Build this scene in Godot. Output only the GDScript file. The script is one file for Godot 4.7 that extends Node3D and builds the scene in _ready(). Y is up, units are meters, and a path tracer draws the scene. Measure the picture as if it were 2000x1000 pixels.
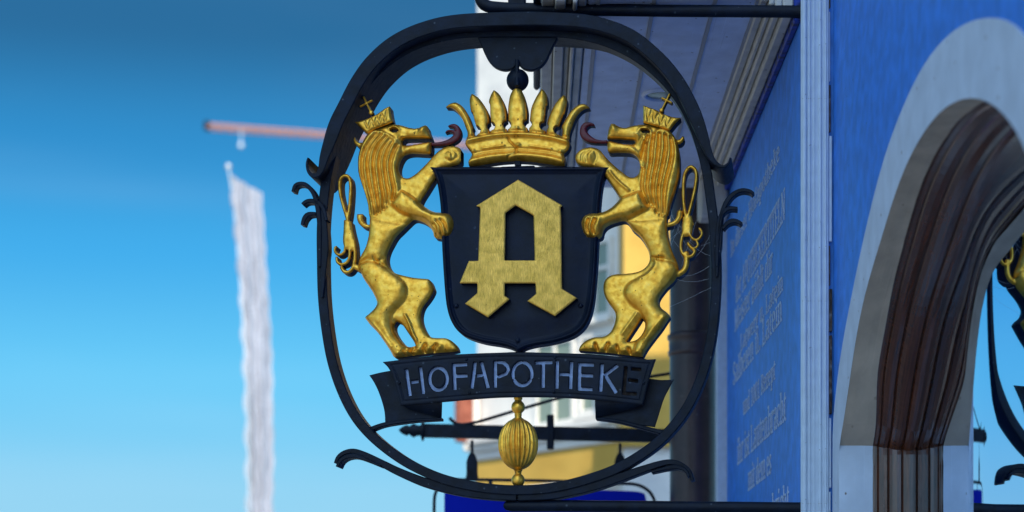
extends Node3D
# World: y up, metres. The camera stands at the origin at eye height EYE and looks along -Z, level,
# with the lens shifted upwards. The pharmacy wall on the right runs parallel to Z.
const EYE := 1.6
const SUN := Vector3(0.15, 0.55, 0.82)
const F := 3800.0            # focal length in drawing units
const VX := 1044.0           # drawing coordinates of the point the lens is level with
const VY := 1280.0
const SIGN_D := 6.155        # distance of the hanging sign
const SIGN_YAW := 0.14
const S := SIGN_D / F        # metres per drawing unit on the sign
const WALL_X := 0.925        # wall with the arched window
const TEXT_X := 0.83         # projecting wall with the inscription
const STEP_D := 6.02         # where the projecting wall begins

var M := {}
var sign_c := Vector3.ZERO
var sign_root: Node3D

# ------------------------------------------------------------------ mesh builder
class Builder:
	var v := PackedVector3Array()
	var n := PackedVector3Array()
	var ix := PackedInt32Array()
	func tri(a: Vector3, b: Vector3, c: Vector3):      # counter-clockwise seen from outside
		var k := v.size()
		var nn := (b - a).cross(c - a).normalized()
		v.append(a); v.append(b); v.append(c)
		n.append(nn); n.append(nn); n.append(nn)
		ix.append(k); ix.append(k + 2); ix.append(k + 1)
	func quad(a: Vector3, b: Vector3, c: Vector3, d: Vector3):
		var k := v.size()
		var nn := (c - a).cross(d - b).normalized()
		for p in [a, b, c, d]:
			v.append(p); n.append(nn)
		for q in [0, 2, 1, 0, 3, 2]:
			ix.append(k + q)
	func quad_n(a: Vector3, b: Vector3, c: Vector3, d: Vector3, na: Vector3, nb: Vector3, nc: Vector3, nd: Vector3):
		var k := v.size()
		v.append(a); v.append(b); v.append(c); v.append(d)
		n.append(na); n.append(nb); n.append(nc); n.append(nd)
		for q in [0, 2, 1, 0, 3, 2]:
			ix.append(k + q)
	func box(lo: Vector3, hi: Vector3, b := 0.0):
		var p = func(x, y, z): return Vector3(x, y, z)
		if b <= 0.0:
			quad(Vector3(lo.x, lo.y, hi.z), Vector3(hi.x, lo.y, hi.z), Vector3(hi.x, hi.y, hi.z), Vector3(lo.x, hi.y, hi.z))
			quad(Vector3(hi.x, lo.y, lo.z), Vector3(lo.x, lo.y, lo.z), Vector3(lo.x, hi.y, lo.z), Vector3(hi.x, hi.y, lo.z))
			quad(Vector3(hi.x, lo.y, hi.z), Vector3(hi.x, lo.y, lo.z), Vector3(hi.x, hi.y, lo.z), Vector3(hi.x, hi.y, hi.z))
			quad(Vector3(lo.x, lo.y, lo.z), Vector3(lo.x, lo.y, hi.z), Vector3(lo.x, hi.y, hi.z), Vector3(lo.x, hi.y, lo.z))
			quad(Vector3(lo.x, hi.y, hi.z), Vector3(hi.x, hi.y, hi.z), Vector3(hi.x, hi.y, lo.z), Vector3(lo.x, hi.y, lo.z))
			quad(Vector3(lo.x, lo.y, lo.z), Vector3(hi.x, lo.y, lo.z), Vector3(hi.x, lo.y, hi.z), Vector3(lo.x, lo.y, hi.z))
			return
		# bevelled: faces inset by b, joined by chamfers
		var c := (lo + hi) / 2.0
		var h := (hi - lo) / 2.0
		var g := func(sx, sy, sz, ax) -> Vector3:
			var e := Vector3(h.x, h.y, h.z) - Vector3(b, b, b)
			e[ax] = h[ax]
			return c + Vector3(sx * e.x, sy * e.y, sz * e.z)
		for ax in 3:
			for s in [-1, 1]:
				var u: int = (ax + 1) % 3
				var w: int = (ax + 2) % 3
				var pts: Array = []
				for q in [[-1, -1], [1, -1], [1, 1], [-1, 1]]:
					var sg := [0, 0, 0]
					sg[ax] = s; sg[u] = q[0]; sg[w] = q[1]
					pts.append(g.call(sg[0], sg[1], sg[2], ax))
				if s > 0: quad(pts[0], pts[1], pts[2], pts[3])
				else: quad(pts[3], pts[2], pts[1], pts[0])
		for ax in 3:                                   # edges along axis ax
			var u: int = (ax + 1) % 3
			var w: int = (ax + 2) % 3
			for su in [-1, 1]:
				for sw in [-1, 1]:
					var q: Array = []
					for t in [[-1, u], [1, u], [1, w], [-1, w]]:
						var sg := [0, 0, 0]
						sg[ax] = t[0]; sg[u] = su; sg[w] = sw
						q.append(g.call(sg[0], sg[1], sg[2], t[1]))
					if su * sw > 0: quad(q[0], q[3], q[2], q[1])
					else: quad(q[0], q[1], q[2], q[3])
		for sx in [-1, 1]:
			for sy in [-1, 1]:
				for sz in [-1, 1]:
					var a: Vector3 = g.call(sx, sy, sz, 0)
					var bb: Vector3 = g.call(sx, sy, sz, 1)
					var cc: Vector3 = g.call(sx, sy, sz, 2)
					if sx * sy * sz > 0: tri(a, bb, cc)
					else: tri(a, cc, bb)
	func tube(path: PackedVector3Array, rad, sides := 10, caps := true):
		var m := path.size()
		var last_u := Vector3.ZERO
		var base := v.size()
		for i in m:
			var t := (path[mini(i + 1, m - 1)] - path[maxi(i - 1, 0)]).normalized()
			var u := last_u - t * last_u.dot(t)
			if u.length() < 0.01:
				u = t.cross(Vector3(0, 0, 1) if absf(t.z) < 0.9 else Vector3(1, 0, 0))
			u = u.normalized()
			last_u = u
			var w := t.cross(u)
			var r: float = rad[i] if (rad is Array or rad is PackedFloat32Array) else rad
			for k in sides:
				var a := TAU * k / sides
				var d := u * cos(a) + w * sin(a)
				v.append(path[i] + d * r); n.append(d)
		for i in m - 1:
			for k in sides:
				var a := base + i * sides + k
				var b := base + i * sides + (k + 1) % sides
				ix.append_array(PackedInt32Array([a, a + sides, b, b, a + sides, b + sides]))
		if caps:
			for e in [0, m - 1]:
				var ring: Array = []
				for k in sides: ring.append(v[base + e * sides + k])
				for k in sides:
					if e == 0: tri(path[e], ring[(k + 1) % sides], ring[k])
					else: tri(path[e], ring[k], ring[(k + 1) % sides])
	func lathe(c: Vector3, prof: PackedVector2Array, sides := 24, flutes := 0, flute_d := 0.0, f0 := 0, f1 := 0):   # prof: (radius, y)
		var base := v.size()
		var m := prof.size()
		for i in m:
			var t := prof[mini(i + 1, m - 1)] - prof[maxi(i - 1, 0)]
			var nr := Vector2(t.y, -t.x).normalized()
			if nr.x < 0.0 and absf(nr.x) > 0.3: nr = -nr
			for k in sides:
				var a := TAU * k / sides
				var r := prof[i].x
				if flutes > 0 and i >= f0 and i <= f1:
					r *= 1.0 - flute_d * pow(absf(sin(a * flutes / 2.0 + 0.4)), 3.0) * sin(PI * (i - f0) / maxf(1, f1 - f0))
				v.append(c + Vector3(cos(a) * r, prof[i].y, sin(a) * r))
				n.append(Vector3.ZERO)
		for i in m - 1:
			for k in sides:
				var a := base + i * sides + k
				var b := base + i * sides + (k + 1) % sides
				for tr in [[a, b, a + sides], [b, b + sides, a + sides]]:
					var nn: Vector3 = (v[tr[1]] - v[tr[0]]).cross(v[tr[2]] - v[tr[0]])
					var mid: Vector3 = (v[tr[0]] + v[tr[1]] + v[tr[2]]) / 3.0 - c
					var flip := nn.dot(mid - Vector3(0, mid.y, 0) if absf(nn.y) < 0.98 * nn.length() else Vector3(0, mid.y, 0)) < 0.0
					if flip: nn = -nn
					for q in 3: n[tr[q]] += nn
					ix.append(tr[0])
					if flip: ix.append(tr[1]); ix.append(tr[2])
					else: ix.append(tr[2]); ix.append(tr[1])
		for i in range(base, base + m * sides): n[i] = n[i].normalized()
	func mesh() -> ArrayMesh:
		var am := ArrayMesh.new()
		var arr := []
		arr.resize(Mesh.ARRAY_MAX)
		arr[Mesh.ARRAY_VERTEX] = v
		arr[Mesh.ARRAY_NORMAL] = n
		arr[Mesh.ARRAY_INDEX] = ix
		am.add_surface_from_arrays(Mesh.PRIMITIVE_TRIANGLES, arr)
		return am

# ------------------------------------------------------------------ scene tree helpers
var used := {}
func numbered(called: String) -> String:
	var k: int = used.get(called, 0)
	used[called] = k + 1
	return called if k == 0 else "%s_%03d" % [called, k]

func obj(called: String, mesh, mat: Material, parent: Node) -> MeshInstance3D:
	var o := MeshInstance3D.new()
	o.name = numbered(called) if parent == self else called
	o.mesh = mesh.mesh() if mesh is Builder else mesh
	o.material_override = mat
	parent.add_child(o, true)
	return o

func thing(called: String, label: String, category: String, at := Vector3.ZERO, turn := 0.0, group := "") -> Node3D:
	var o := Node3D.new()
	o.name = numbered(called)
	add_child(o, true)
	o.position = at
	o.rotation.y = turn
	tag(o, label, category, group)
	return o

func tag(o: Node, label: String, category: String, group := ""):
	o.set_meta("label", label)
	o.set_meta("category", category)
	if group != "": o.set_meta("group", group)

func structure(called: String, mesh, mat: Material, parent: Node = self) -> MeshInstance3D:
	var o := obj(called, mesh, mat, parent)
	if parent == self: o.set_meta("kind", "structure")
	return o

# ------------------------------------------------------------------ 2D drawing helpers
func zz(ox: float, oy: float, k: float, a: Array) -> PackedVector2Array:
	var r := PackedVector2Array()
	for i in range(0, a.size(), 2):
		r.append(Vector2(ox + a[i] / k, oy + a[i + 1] / k))
	return r

func pp(a: Array) -> PackedVector2Array:
	return zz(0, 0, 1, a)

func spline(p: PackedVector2Array, closed := true, step := 4.0, corner := 62.0) -> PackedVector2Array:
	var m := p.size()
	var r := PackedVector2Array()
	var tan_of := PackedVector2Array()
	for i in m:
		var a := p[(i - 1 + m) % m] if closed or i > 0 else p[i]
		var c := p[(i + 1) % m] if closed or i < m - 1 else p[i]
		var d0 := p[i] - a
		var d1 := c - p[i]
		if d0.length() > 0.01 and d1.length() > 0.01 and absf(rad_to_deg(d0.angle_to(d1))) > corner:
			tan_of.append(Vector2.INF)
		else:
			tan_of.append((c - a) * 0.5)
	for i in (m if closed else m - 1):
		var a := p[i]
		var b := p[(i + 1) % m]
		var ta := tan_of[i]
		var tb := tan_of[(i + 1) % m]
		var l := a.distance_to(b)
		if ta == Vector2.INF: ta = (b - a) if tb == Vector2.INF else (b - a) * 1.5 - tb * 0.5
		if tb == Vector2.INF: tb = (b - a) if tan_of[i] == Vector2.INF else (b - a) * 1.5 - ta * 0.5
		ta = ta.limit_length(l * 1.3)
		tb = tb.limit_length(l * 1.3)
		var k := maxi(1, int(ceil(l / step)))
		for j in k:
			var t := float(j) / k
			var t2 := t * t
			var t3 := t2 * t
			r.append(a * (2 * t3 - 3 * t2 + 1) + ta * (t3 - 2 * t2 + t) + b * (3 * t2 - 2 * t3) + tb * (t3 - t2))
	if not closed: r.append(p[m - 1])
	return r

# drawing coordinates -> sign-local metres on the plane z units in front of the sign's middle plane
func sp(q: Vector2, z := 0.0) -> Vector3:
	var n := Vector3(-sin(SIGN_YAW), 0, cos(SIGN_YAW))
	var ex := Vector3(cos(SIGN_YAW), 0, sin(SIGN_YAW))
	var r := Vector3((q.x - VX) / F, (VY - q.y) / F, -1.0)
	var p := r * ((sign_c.dot(n) + z * S) / r.dot(n)) - sign_c
	return Vector3(p.dot(ex), p.y, z * S)

func wp(x: float, y: float, d: float) -> Vector3:
	return Vector3((x - VX) * d / F, EYE + (VY - y) * d / F, -d)

# ------------------------------------------------------------------ relief on a grid
class Grid:
	var o := Vector2.ZERO
	var c := 1.6
	var nx := 0
	var ny := 0
	func _init(lo: Vector2, hi: Vector2, cell: float):
		o = lo; c = cell
		nx = int(ceil((hi.x - lo.x) / cell)) + 1
		ny = int(ceil((hi.y - lo.y) / cell)) + 1
	func flat(x: float) -> PackedFloat32Array:
		var a := PackedFloat32Array()
		a.resize(nx * ny)
		a.fill(x)
		return a
	func splat(a: PackedFloat32Array, p: PackedVector2Array, closed: bool, R: float) -> PackedFloat32Array:
		var m := p.size()
		for i in (m if closed else m - 1):
			var s := (p[i] - o) / c
			var e := (p[(i + 1) % m] - o) / c
			var rr := R / c
			var x0 := maxi(0, int(floor(minf(s.x, e.x) - rr)))
			var x1 := mini(nx - 1, int(ceil(maxf(s.x, e.x) + rr)))
			var y0 := maxi(0, int(floor(minf(s.y, e.y) - rr)))
			var y1 := mini(ny - 1, int(ceil(maxf(s.y, e.y) + rr)))
			var dx := e.x - s.x
			var dy := e.y - s.y
			var ll := maxf(dx * dx + dy * dy, 1e-9)
			for j in range(y0, y1 + 1):
				var row := j * nx
				var qy := j - s.y
				for k in range(x0, x1 + 1):
					var qx := k - s.x
					var t := clampf((qx * dx + qy * dy) / ll, 0.0, 1.0)
					var ex := qx - t * dx
					var ey := qy - t * dy
					var d := sqrt(ex * ex + ey * ey) * c
					if d < a[row + k]: a[row + k] = d
		return a
	func sdf(polys: Array, R: float) -> PackedFloat32Array:
		var a := flat(R)
		for p in polys: a = splat(a, p, true, R)
		for j in ny:
			var y := o.y + j * c + 0.0007
			var xs := PackedFloat32Array()
			for p in polys:
				var m: int = p.size()
				for i in m:
					var s: Vector2 = p[i]
					var e: Vector2 = p[(i + 1) % m]
					if (s.y > y) != (e.y > y):
						xs.append(s.x + (y - s.y) / (e.y - s.y) * (e.x - s.x))
			xs.sort()
			var k := 0
			for i in nx:
				var x := o.x + i * c
				while k < xs.size() and xs[k] < x: k += 1
				if k % 2 == 0: a[j * nx + i] = -a[j * nx + i]
		return a
	func stroke(p: PackedVector2Array, w: float, R: float) -> PackedFloat32Array:   # > 0 inside a line of half-width w
		var a := splat(flat(R), p, false, R)
		for i in a.size(): a[i] = w - a[i]
		return a
	func union(a: PackedFloat32Array, b: PackedFloat32Array) -> PackedFloat32Array:
		for i in a.size():
			if b[i] > a[i]: a[i] = b[i]
		return a
	func cut(a: PackedFloat32Array, b: PackedFloat32Array) -> PackedFloat32Array:
		for i in a.size():
			if -b[i] < a[i]: a[i] = -b[i]
		return a
	func inflate(h: PackedFloat32Array, d: PackedFloat32Array, base: float, R: float, H: float) -> PackedFloat32Array:
		for i in h.size():
			if d[i] > 0.0:
				var t := 1.0 - minf(d[i] / R, 1.0)
				var x := base + H * sqrt(1.0 - t * t)
				if x > h[i]: h[i] = x
		return h
	func groove(h: PackedFloat32Array, p: PackedVector2Array, w: float, depth: float) -> PackedFloat32Array:
		var d := splat(flat(w * 3.0), p, false, w * 3.0)
		for i in h.size():
			if d[i] < w * 3.0: h[i] -= depth * (exp(-(d[i] * d[i]) / (w * w)) - 0.00012)
		return h
	func bump(h: PackedFloat32Array, at: Vector2, r: Vector2, turn: float, H: float) -> PackedFloat32Array:
		for j in ny:
			for i in nx:
				var q := (o + Vector2(i, j) * c - at)
				if absf(q.x) + absf(q.y) > (r.x + r.y) * 3.0: continue
				q = q.rotated(-turn) / r
				var e := q.length_squared()
				if e < 6.0: h[j * nx + i] += H * exp(-e * 1.4)
		return h
	func blur(h: PackedFloat32Array) -> PackedFloat32Array:
		var r := h.duplicate()
		for j in range(1, ny - 1):
			for i in range(1, nx - 1):
				var k := j * nx + i
				r[k] = (h[k] * 4.0 + (h[k - 1] + h[k + 1] + h[k - nx] + h[k + nx]) * 2.0 + h[k - nx - 1] + h[k - nx + 1] + h[k + nx - 1] + h[k + nx + 1]) / 16.0
		return r

# front surface and (sides + back) of a relief: [front, backing]
func relief(g: Grid, a: PackedFloat32Array, h: PackedFloat32Array, z0: float, z1: float) -> Array:
	var front := Builder.new()
	var back := Builder.new()
	var nodes := PackedInt32Array(); nodes.resize(g.nx * g.ny); nodes.fill(-1)
	var eh := nodes.duplicate()
	var ev := nodes.duplicate()
	var bset := {}
	var corner := [[0, 0], [1, 0], [1, 1], [0, 1]]
	for j in g.ny - 1:
		for i in g.nx - 1:
			var k0 := j * g.nx + i
			if a[k0] <= 0.0 and a[k0 + 1] <= 0.0 and a[k0 + g.nx] <= 0.0 and a[k0 + g.nx + 1] <= 0.0: continue
			var poly := PackedInt32Array()
			var cross := PackedInt32Array()
			for q in 4:
				var ci: int = i + corner[q][0]
				var cj: int = j + corner[q][1]
				var di: int = i + corner[(q + 1) % 4][0]
				var dj: int = j + corner[(q + 1) % 4][1]
				var ka := cj * g.nx + ci
				var kb := dj * g.nx + di
				if a[ka] > 0.0:
					if nodes[ka] < 0:
						nodes[ka] = front.v.size()
						front.v.append(sp(g.o + Vector2(ci, cj) * g.c, z0) + Vector3(0, 0, h[ka] * S))
						front.n.append(Vector3.ZERO)
					poly.append(nodes[ka]); cross.append(0)
				if (a[ka] > 0.0) != (a[kb] > 0.0):
					var ke := mini(ka, kb)
					var id := ev[ke] if ci == di else eh[ke]
					if id < 0:
						var t := clampf(a[ka] / (a[ka] - a[kb]), 0.04, 0.96)
						id = front.v.size()
						front.v.append(sp(g.o + Vector2(lerpf(ci, di, t), lerpf(cj, dj, t)) * g.c, z0))
						front.n.append(Vector3.ZERO)
						if ci == di: ev[ke] = id
						else: eh[ke] = id
					poly.append(id); cross.append(1)
			var m := poly.size()
			for t in range(1, m - 1):
				front.ix.append(poly[0]); front.ix.append(poly[t]); front.ix.append(poly[t + 1])
				var nn := (front.v[poly[t + 1]] - front.v[poly[0]]).cross(front.v[poly[t]] - front.v[poly[0]])
				for id in [poly[0], poly[t], poly[t + 1]]: front.n[id] += nn
				var off := Vector3(0, 0, z1 * S)
				var b0 := front.v[poly[0]]; var b1 := front.v[poly[t]]; var b2 := front.v[poly[t + 1]]
				back.tri(Vector3(b0.x, b0.y, off.z), Vector3(b1.x, b1.y, off.z), Vector3(b2.x, b2.y, off.z))
			for t in m:
				if cross[t] == 1 and cross[(t + 1) % m] == 1:
					var p := front.v[poly[t]]
					var q := front.v[poly[(t + 1) % m]]
					if p.distance_to(q) < 1e-7: continue
					var e := Vector3(0, 0, z1 * S - p.z)
					back.quad(p, p + e, q + e, q)
	for i in front.n.size(): front.n[i] = front.n[i].normalized()
	return [front, back]

# swept flat iron: path in drawing units, half-thickness t (number or array), from z0 (front) back to z1
func strap(b: Builder, p: PackedVector2Array, t, z0: float, z1: float, bev := 1.6, closed := false):
	var m := p.size()
	var rings: Array = []
	var nrm := PackedVector2Array()
	for i in m:
		var d := (p[(i + 1) % m] - p[(i - 1 + m) % m]) if closed else (p[mini(i + 1, m - 1)] - p[maxi(i - 1, 0)])
		nrm.append(Vector2(-d.y, d.x).normalized())
	for i in m:
		var h: float = t[i] if (t is Array or t is PackedFloat32Array) else t
		var e := minf(bev, h * 0.6)
		var ring: Array = []
		for q in [[-h, z1], [-h, z0 - e], [-h + e, z0], [h - e, z0], [h, z0 - e], [h, z1]]:
			var l := sp(p[i] + nrm[i] * q[0], z0)
			ring.append(Vector3(l.x, l.y, q[1] * S))
		rings.append(ring)
	var normals: Array = []
	for i in m:
		var row: Array = []
		for k in 6:
			var ea: Vector3 = rings[i][(k + 1) % 6] - rings[i][k]
			var di: Vector3 = (rings[(i + 1) % m][k] - rings[(i - 1 + m) % m][k]) if closed else (rings[mini(i + 1, m - 1)][k] - rings[maxi(i - 1, 0)][k])
			row.append(ea.cross(di).normalized())
		normals.append(row)
	for i in (m if closed else m - 1):
		var j := (i + 1) % m
		for k in 6:
			var l := (k + 1) % 6
			b.quad_n(rings[i][k], rings[i][l], rings[j][l], rings[j][k], normals[i][k], normals[i][k], normals[j][k], normals[j][k])
	if not closed:
		for e in [0, m - 1]:
			var r: Array = rings[e]
			for k in range(1, 5):
				if e == 0: b.tri(r[0], r[k + 1], r[k])
				else: b.tri(r[0], r[k], r[k + 1])

func taper(m: int, a: float, b: float, c := -1.0) -> Array:     # half-thickness along a path
	var r: Array = []
	for i in m:
		var t := float(i) / (m - 1)
		r.append(lerpf(a, b, t) if c < 0.0 else (lerpf(a, b, t * 2.0) if t < 0.5 else lerpf(b, c, t * 2.0 - 1.0)))
	return r

# flat plate with bevelled edge
func plate(b: Builder, p: PackedVector2Array, z0: float, z1: float, bev := 1.2, bow := 0.0):
	if Geometry2D.is_polygon_clockwise(p): p.reverse()
	# in drawing coordinates (y down) this order runs clockwise or not; make it counter-clockwise in y-up
	var m := p.size()
	var q := PackedVector2Array()
	var area := 0.0
	for i in m: area += p[i].cross(p[(i + 1) % m])
	var sgn := signf(area)
	for i in m:
		var d0 := (p[i] - p[(i - 1 + m) % m]).normalized()
		var d1 := (p[(i + 1) % m] - p[i]).normalized()
		var nn := (Vector2(-d0.y, d0.x) + Vector2(-d1.y, d1.x)) * sgn
		var l := nn.length()
		nn = nn / maxf(l, 0.2)
		q.append(p[i] + nn * bev / maxf(0.45, l / 2.0))
	var fr := PackedVector3Array(); var mid := PackedVector3Array(); var bk := PackedVector3Array()
	for i in m:
		fr.append(sp(q[i], z0))
		var s := sp(p[i], z0)
		mid.append(Vector3(s.x, s.y, (z0 - bev) * S))
		bk.append(Vector3(s.x, s.y, z1 * S))
	var tri := Geometry2D.triangulate_polygon(q)
	for t in range(0, tri.size(), 3):
		var a0 := fr[tri[t]]; var a1 := fr[tri[t + 1]]; var a2 := fr[tri[t + 2]]
		if (a1 - a0).cross(a2 - a0).z < 0.0:
			var w := a1; a1 = a2; a2 = w
		b.tri(a0, a1, a2)
		var c := Vector3(0, 0, 1)
		b.tri(Vector3(a0.x, a0.y, z1 * S), Vector3(a2.x, a2.y, z1 * S), Vector3(a1.x, a1.y, z1 * S))
	for i in m:
		var j := (i + 1) % m
		if sgn > 0.0:      # clockwise on screen
			b.quad(fr[j], fr[i], mid[i], mid[j])
			b.quad(mid[j], mid[i], bk[i], bk[j])
		else:
			b.quad(fr[i], fr[j], mid[j], mid[i])
			b.quad(mid[i], mid[j], bk[j], bk[i])

func dome(b: Builder, at: Vector3, r: float, h: float):   # rivet head facing +z
	var rings := 4
	var sides := 12
	var base := b.v.size()
	for i in rings + 1:
		var t := float(i) / rings * PI / 2.0
		for k in sides:
			var a := TAU * k / sides
			var d := Vector3(cos(a) * cos(t), sin(a) * cos(t), sin(t))
			b.v.append(at + Vector3(d.x * r, d.y * r, d.z * h))
			b.n.append(Vector3(d.x / r, d.y / r, d.z / h).normalized())
	for i in rings:
		for k in sides:
			var a := base + i * sides + k
			var c := base + i * sides + (k + 1) % sides
			b.ix.append_array(PackedInt32Array([a, a + sides, c, c, a + sides, c + sides]))

# ------------------------------------------------------------------ materials
func noise_tex(seed_: int, freq: float, oct: int, ramp: Array, size := 512, normal := false, bump := 2.0, kind := FastNoiseLite.TYPE_SIMPLEX_SMOOTH) -> NoiseTexture2D:
	var nz := FastNoiseLite.new()
	nz.seed = seed_
	nz.noise_type = kind
	nz.frequency = freq
	nz.fractal_octaves = oct
	var t := NoiseTexture2D.new()
	t.width = size; t.height = size
	t.seamless = true
	t.noise = nz
	t.as_normal_map = normal
	t.bump_strength = bump
	if ramp.size() > 0:
		var g := Gradient.new()
		var off := PackedFloat32Array(); var col := PackedColorArray()
		for r in ramp:
			off.append(r[0]); col.append(r[1])
		g.offsets = off; g.colors = col
		t.color_ramp = g
	return t

func grey(x: float) -> Color: return Color(x, x, x)
func lin(r: float, g: float, b: float) -> Color: return Color(r, g, b).linear_to_srgb()

func mat(base: Color, rough: float, scale: float, tex = null, nrm = null, nscale := 1.0, metal := 0.0, rtex = null, world := false) -> StandardMaterial3D:
	var m := StandardMaterial3D.new()
	m.albedo_color = base
	m.roughness = rough
	m.metallic = metal
	m.uv1_triplanar = true
	m.uv1_world_triplanar = world
	m.uv1_scale = Vector3.ONE * scale
	if tex: m.albedo_texture = tex
	if nrm:
		m.normal_enabled = true
		m.normal_texture = nrm
		m.normal_scale = nscale
	if rtex: m.roughness_texture = rtex
	return m

# flat paint with scattered specks of dirt, hairline scratches and slow tone changes
func paint_image(seed_: int, size: int, base: Color, vary: float, specks: int, speck: Color, streaks: int, chips: int, chip: Color) -> ImageTexture:
	var rng := RandomNumberGenerator.new()
	rng.seed = seed_
	var nz := FastNoiseLite.new()
	nz.seed = seed_
	nz.frequency = 0.012
	nz.fractal_octaves = 5
	var nv := nz.get_seamless_image(size, size)
	var im := Image.create(size, size, false, Image.FORMAT_RGB8)
	for y in size:
		for x in size:
			var t := nv.get_pixel(x, y).r - 0.5
			var k := 1.0 + t * vary
			im.set_pixel(x, y, Color(base.r * k, base.g * k, base.b * k))
	for i in streaks:
		var x := rng.randi_range(0, size - 1)
		var y0 := rng.randi_range(0, size - 1)
		var l := rng.randi_range(size / 16, size / 4)
		var k := rng.randf_range(0.9, 1.1)
		for y in l:
			var yy := (y0 + y) % size
			var w: Color = im.get_pixel(x, yy)
			im.set_pixel(x, yy, Color(w.r * k, w.g * k, w.b * k))
	for i in specks + chips:
		var c := speck if i < specks else chip
		var r := rng.randf_range(0.7, 2.6) * (1.0 if i < specks else 1.5)
		var px := rng.randf_range(4, size - 5)
		var py := rng.randf_range(4, size - 5)
		for dy in range(-4, 5):
			for dx in range(-4, 5):
				var d := Vector2(dx, dy * rng.randf_range(0.7, 1.3)).length()
				if d < r:
					im.set_pixel(int(px) + dx, int(py) + dy, im.get_pixel(int(px) + dx, int(py) + dy).lerp(c, rng.randf_range(0.5, 0.9)))
	return ImageTexture.create_from_image(im)

# gilding: slow changes of tone between leaves, small black spots where the leaf has gone
func gold_image() -> ImageTexture:
	var nz := FastNoiseLite.new()
	nz.seed = 11; nz.frequency = 0.02; nz.fractal_octaves = 5
	var nv := nz.get_seamless_image(384, 384)
	var g := Gradient.new()
	g.offsets = PackedFloat32Array([0.0, 0.3, 0.55, 0.8, 1.0])
	g.colors = PackedColorArray([Color(0.80, 0.57, 0.17), Color(0.91, 0.70, 0.24), Color(0.98, 0.79, 0.31), Color(1.0, 0.83, 0.37), Color(0.98, 0.86, 0.48)])
	var im := Image.create(384, 384, false, Image.FORMAT_RGB8)
	for y in 384:
		for x in 384: im.set_pixel(x, y, g.sample(nv.get_pixel(x, y).r))
	var rng := RandomNumberGenerator.new(); rng.seed = 19
	for i in 26:
		var p := Vector2(rng.randf_range(8, 375), rng.randf_range(8, 375))
		var r := rng.randf_range(1.2, 3.4)
		var k := rng.randf_range(0.6, 2.2)
		for dy in range(-7, 8):
			for dx in range(-5, 6):
				if Vector2(dx, dy / k).length() < r * rng.randf_range(0.8, 1.15): im.set_pixel(int(p.x) + dx, int(p.y) + dy, Color(0.12, 0.09, 0.05))
	return ImageTexture.create_from_image(im)

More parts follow.
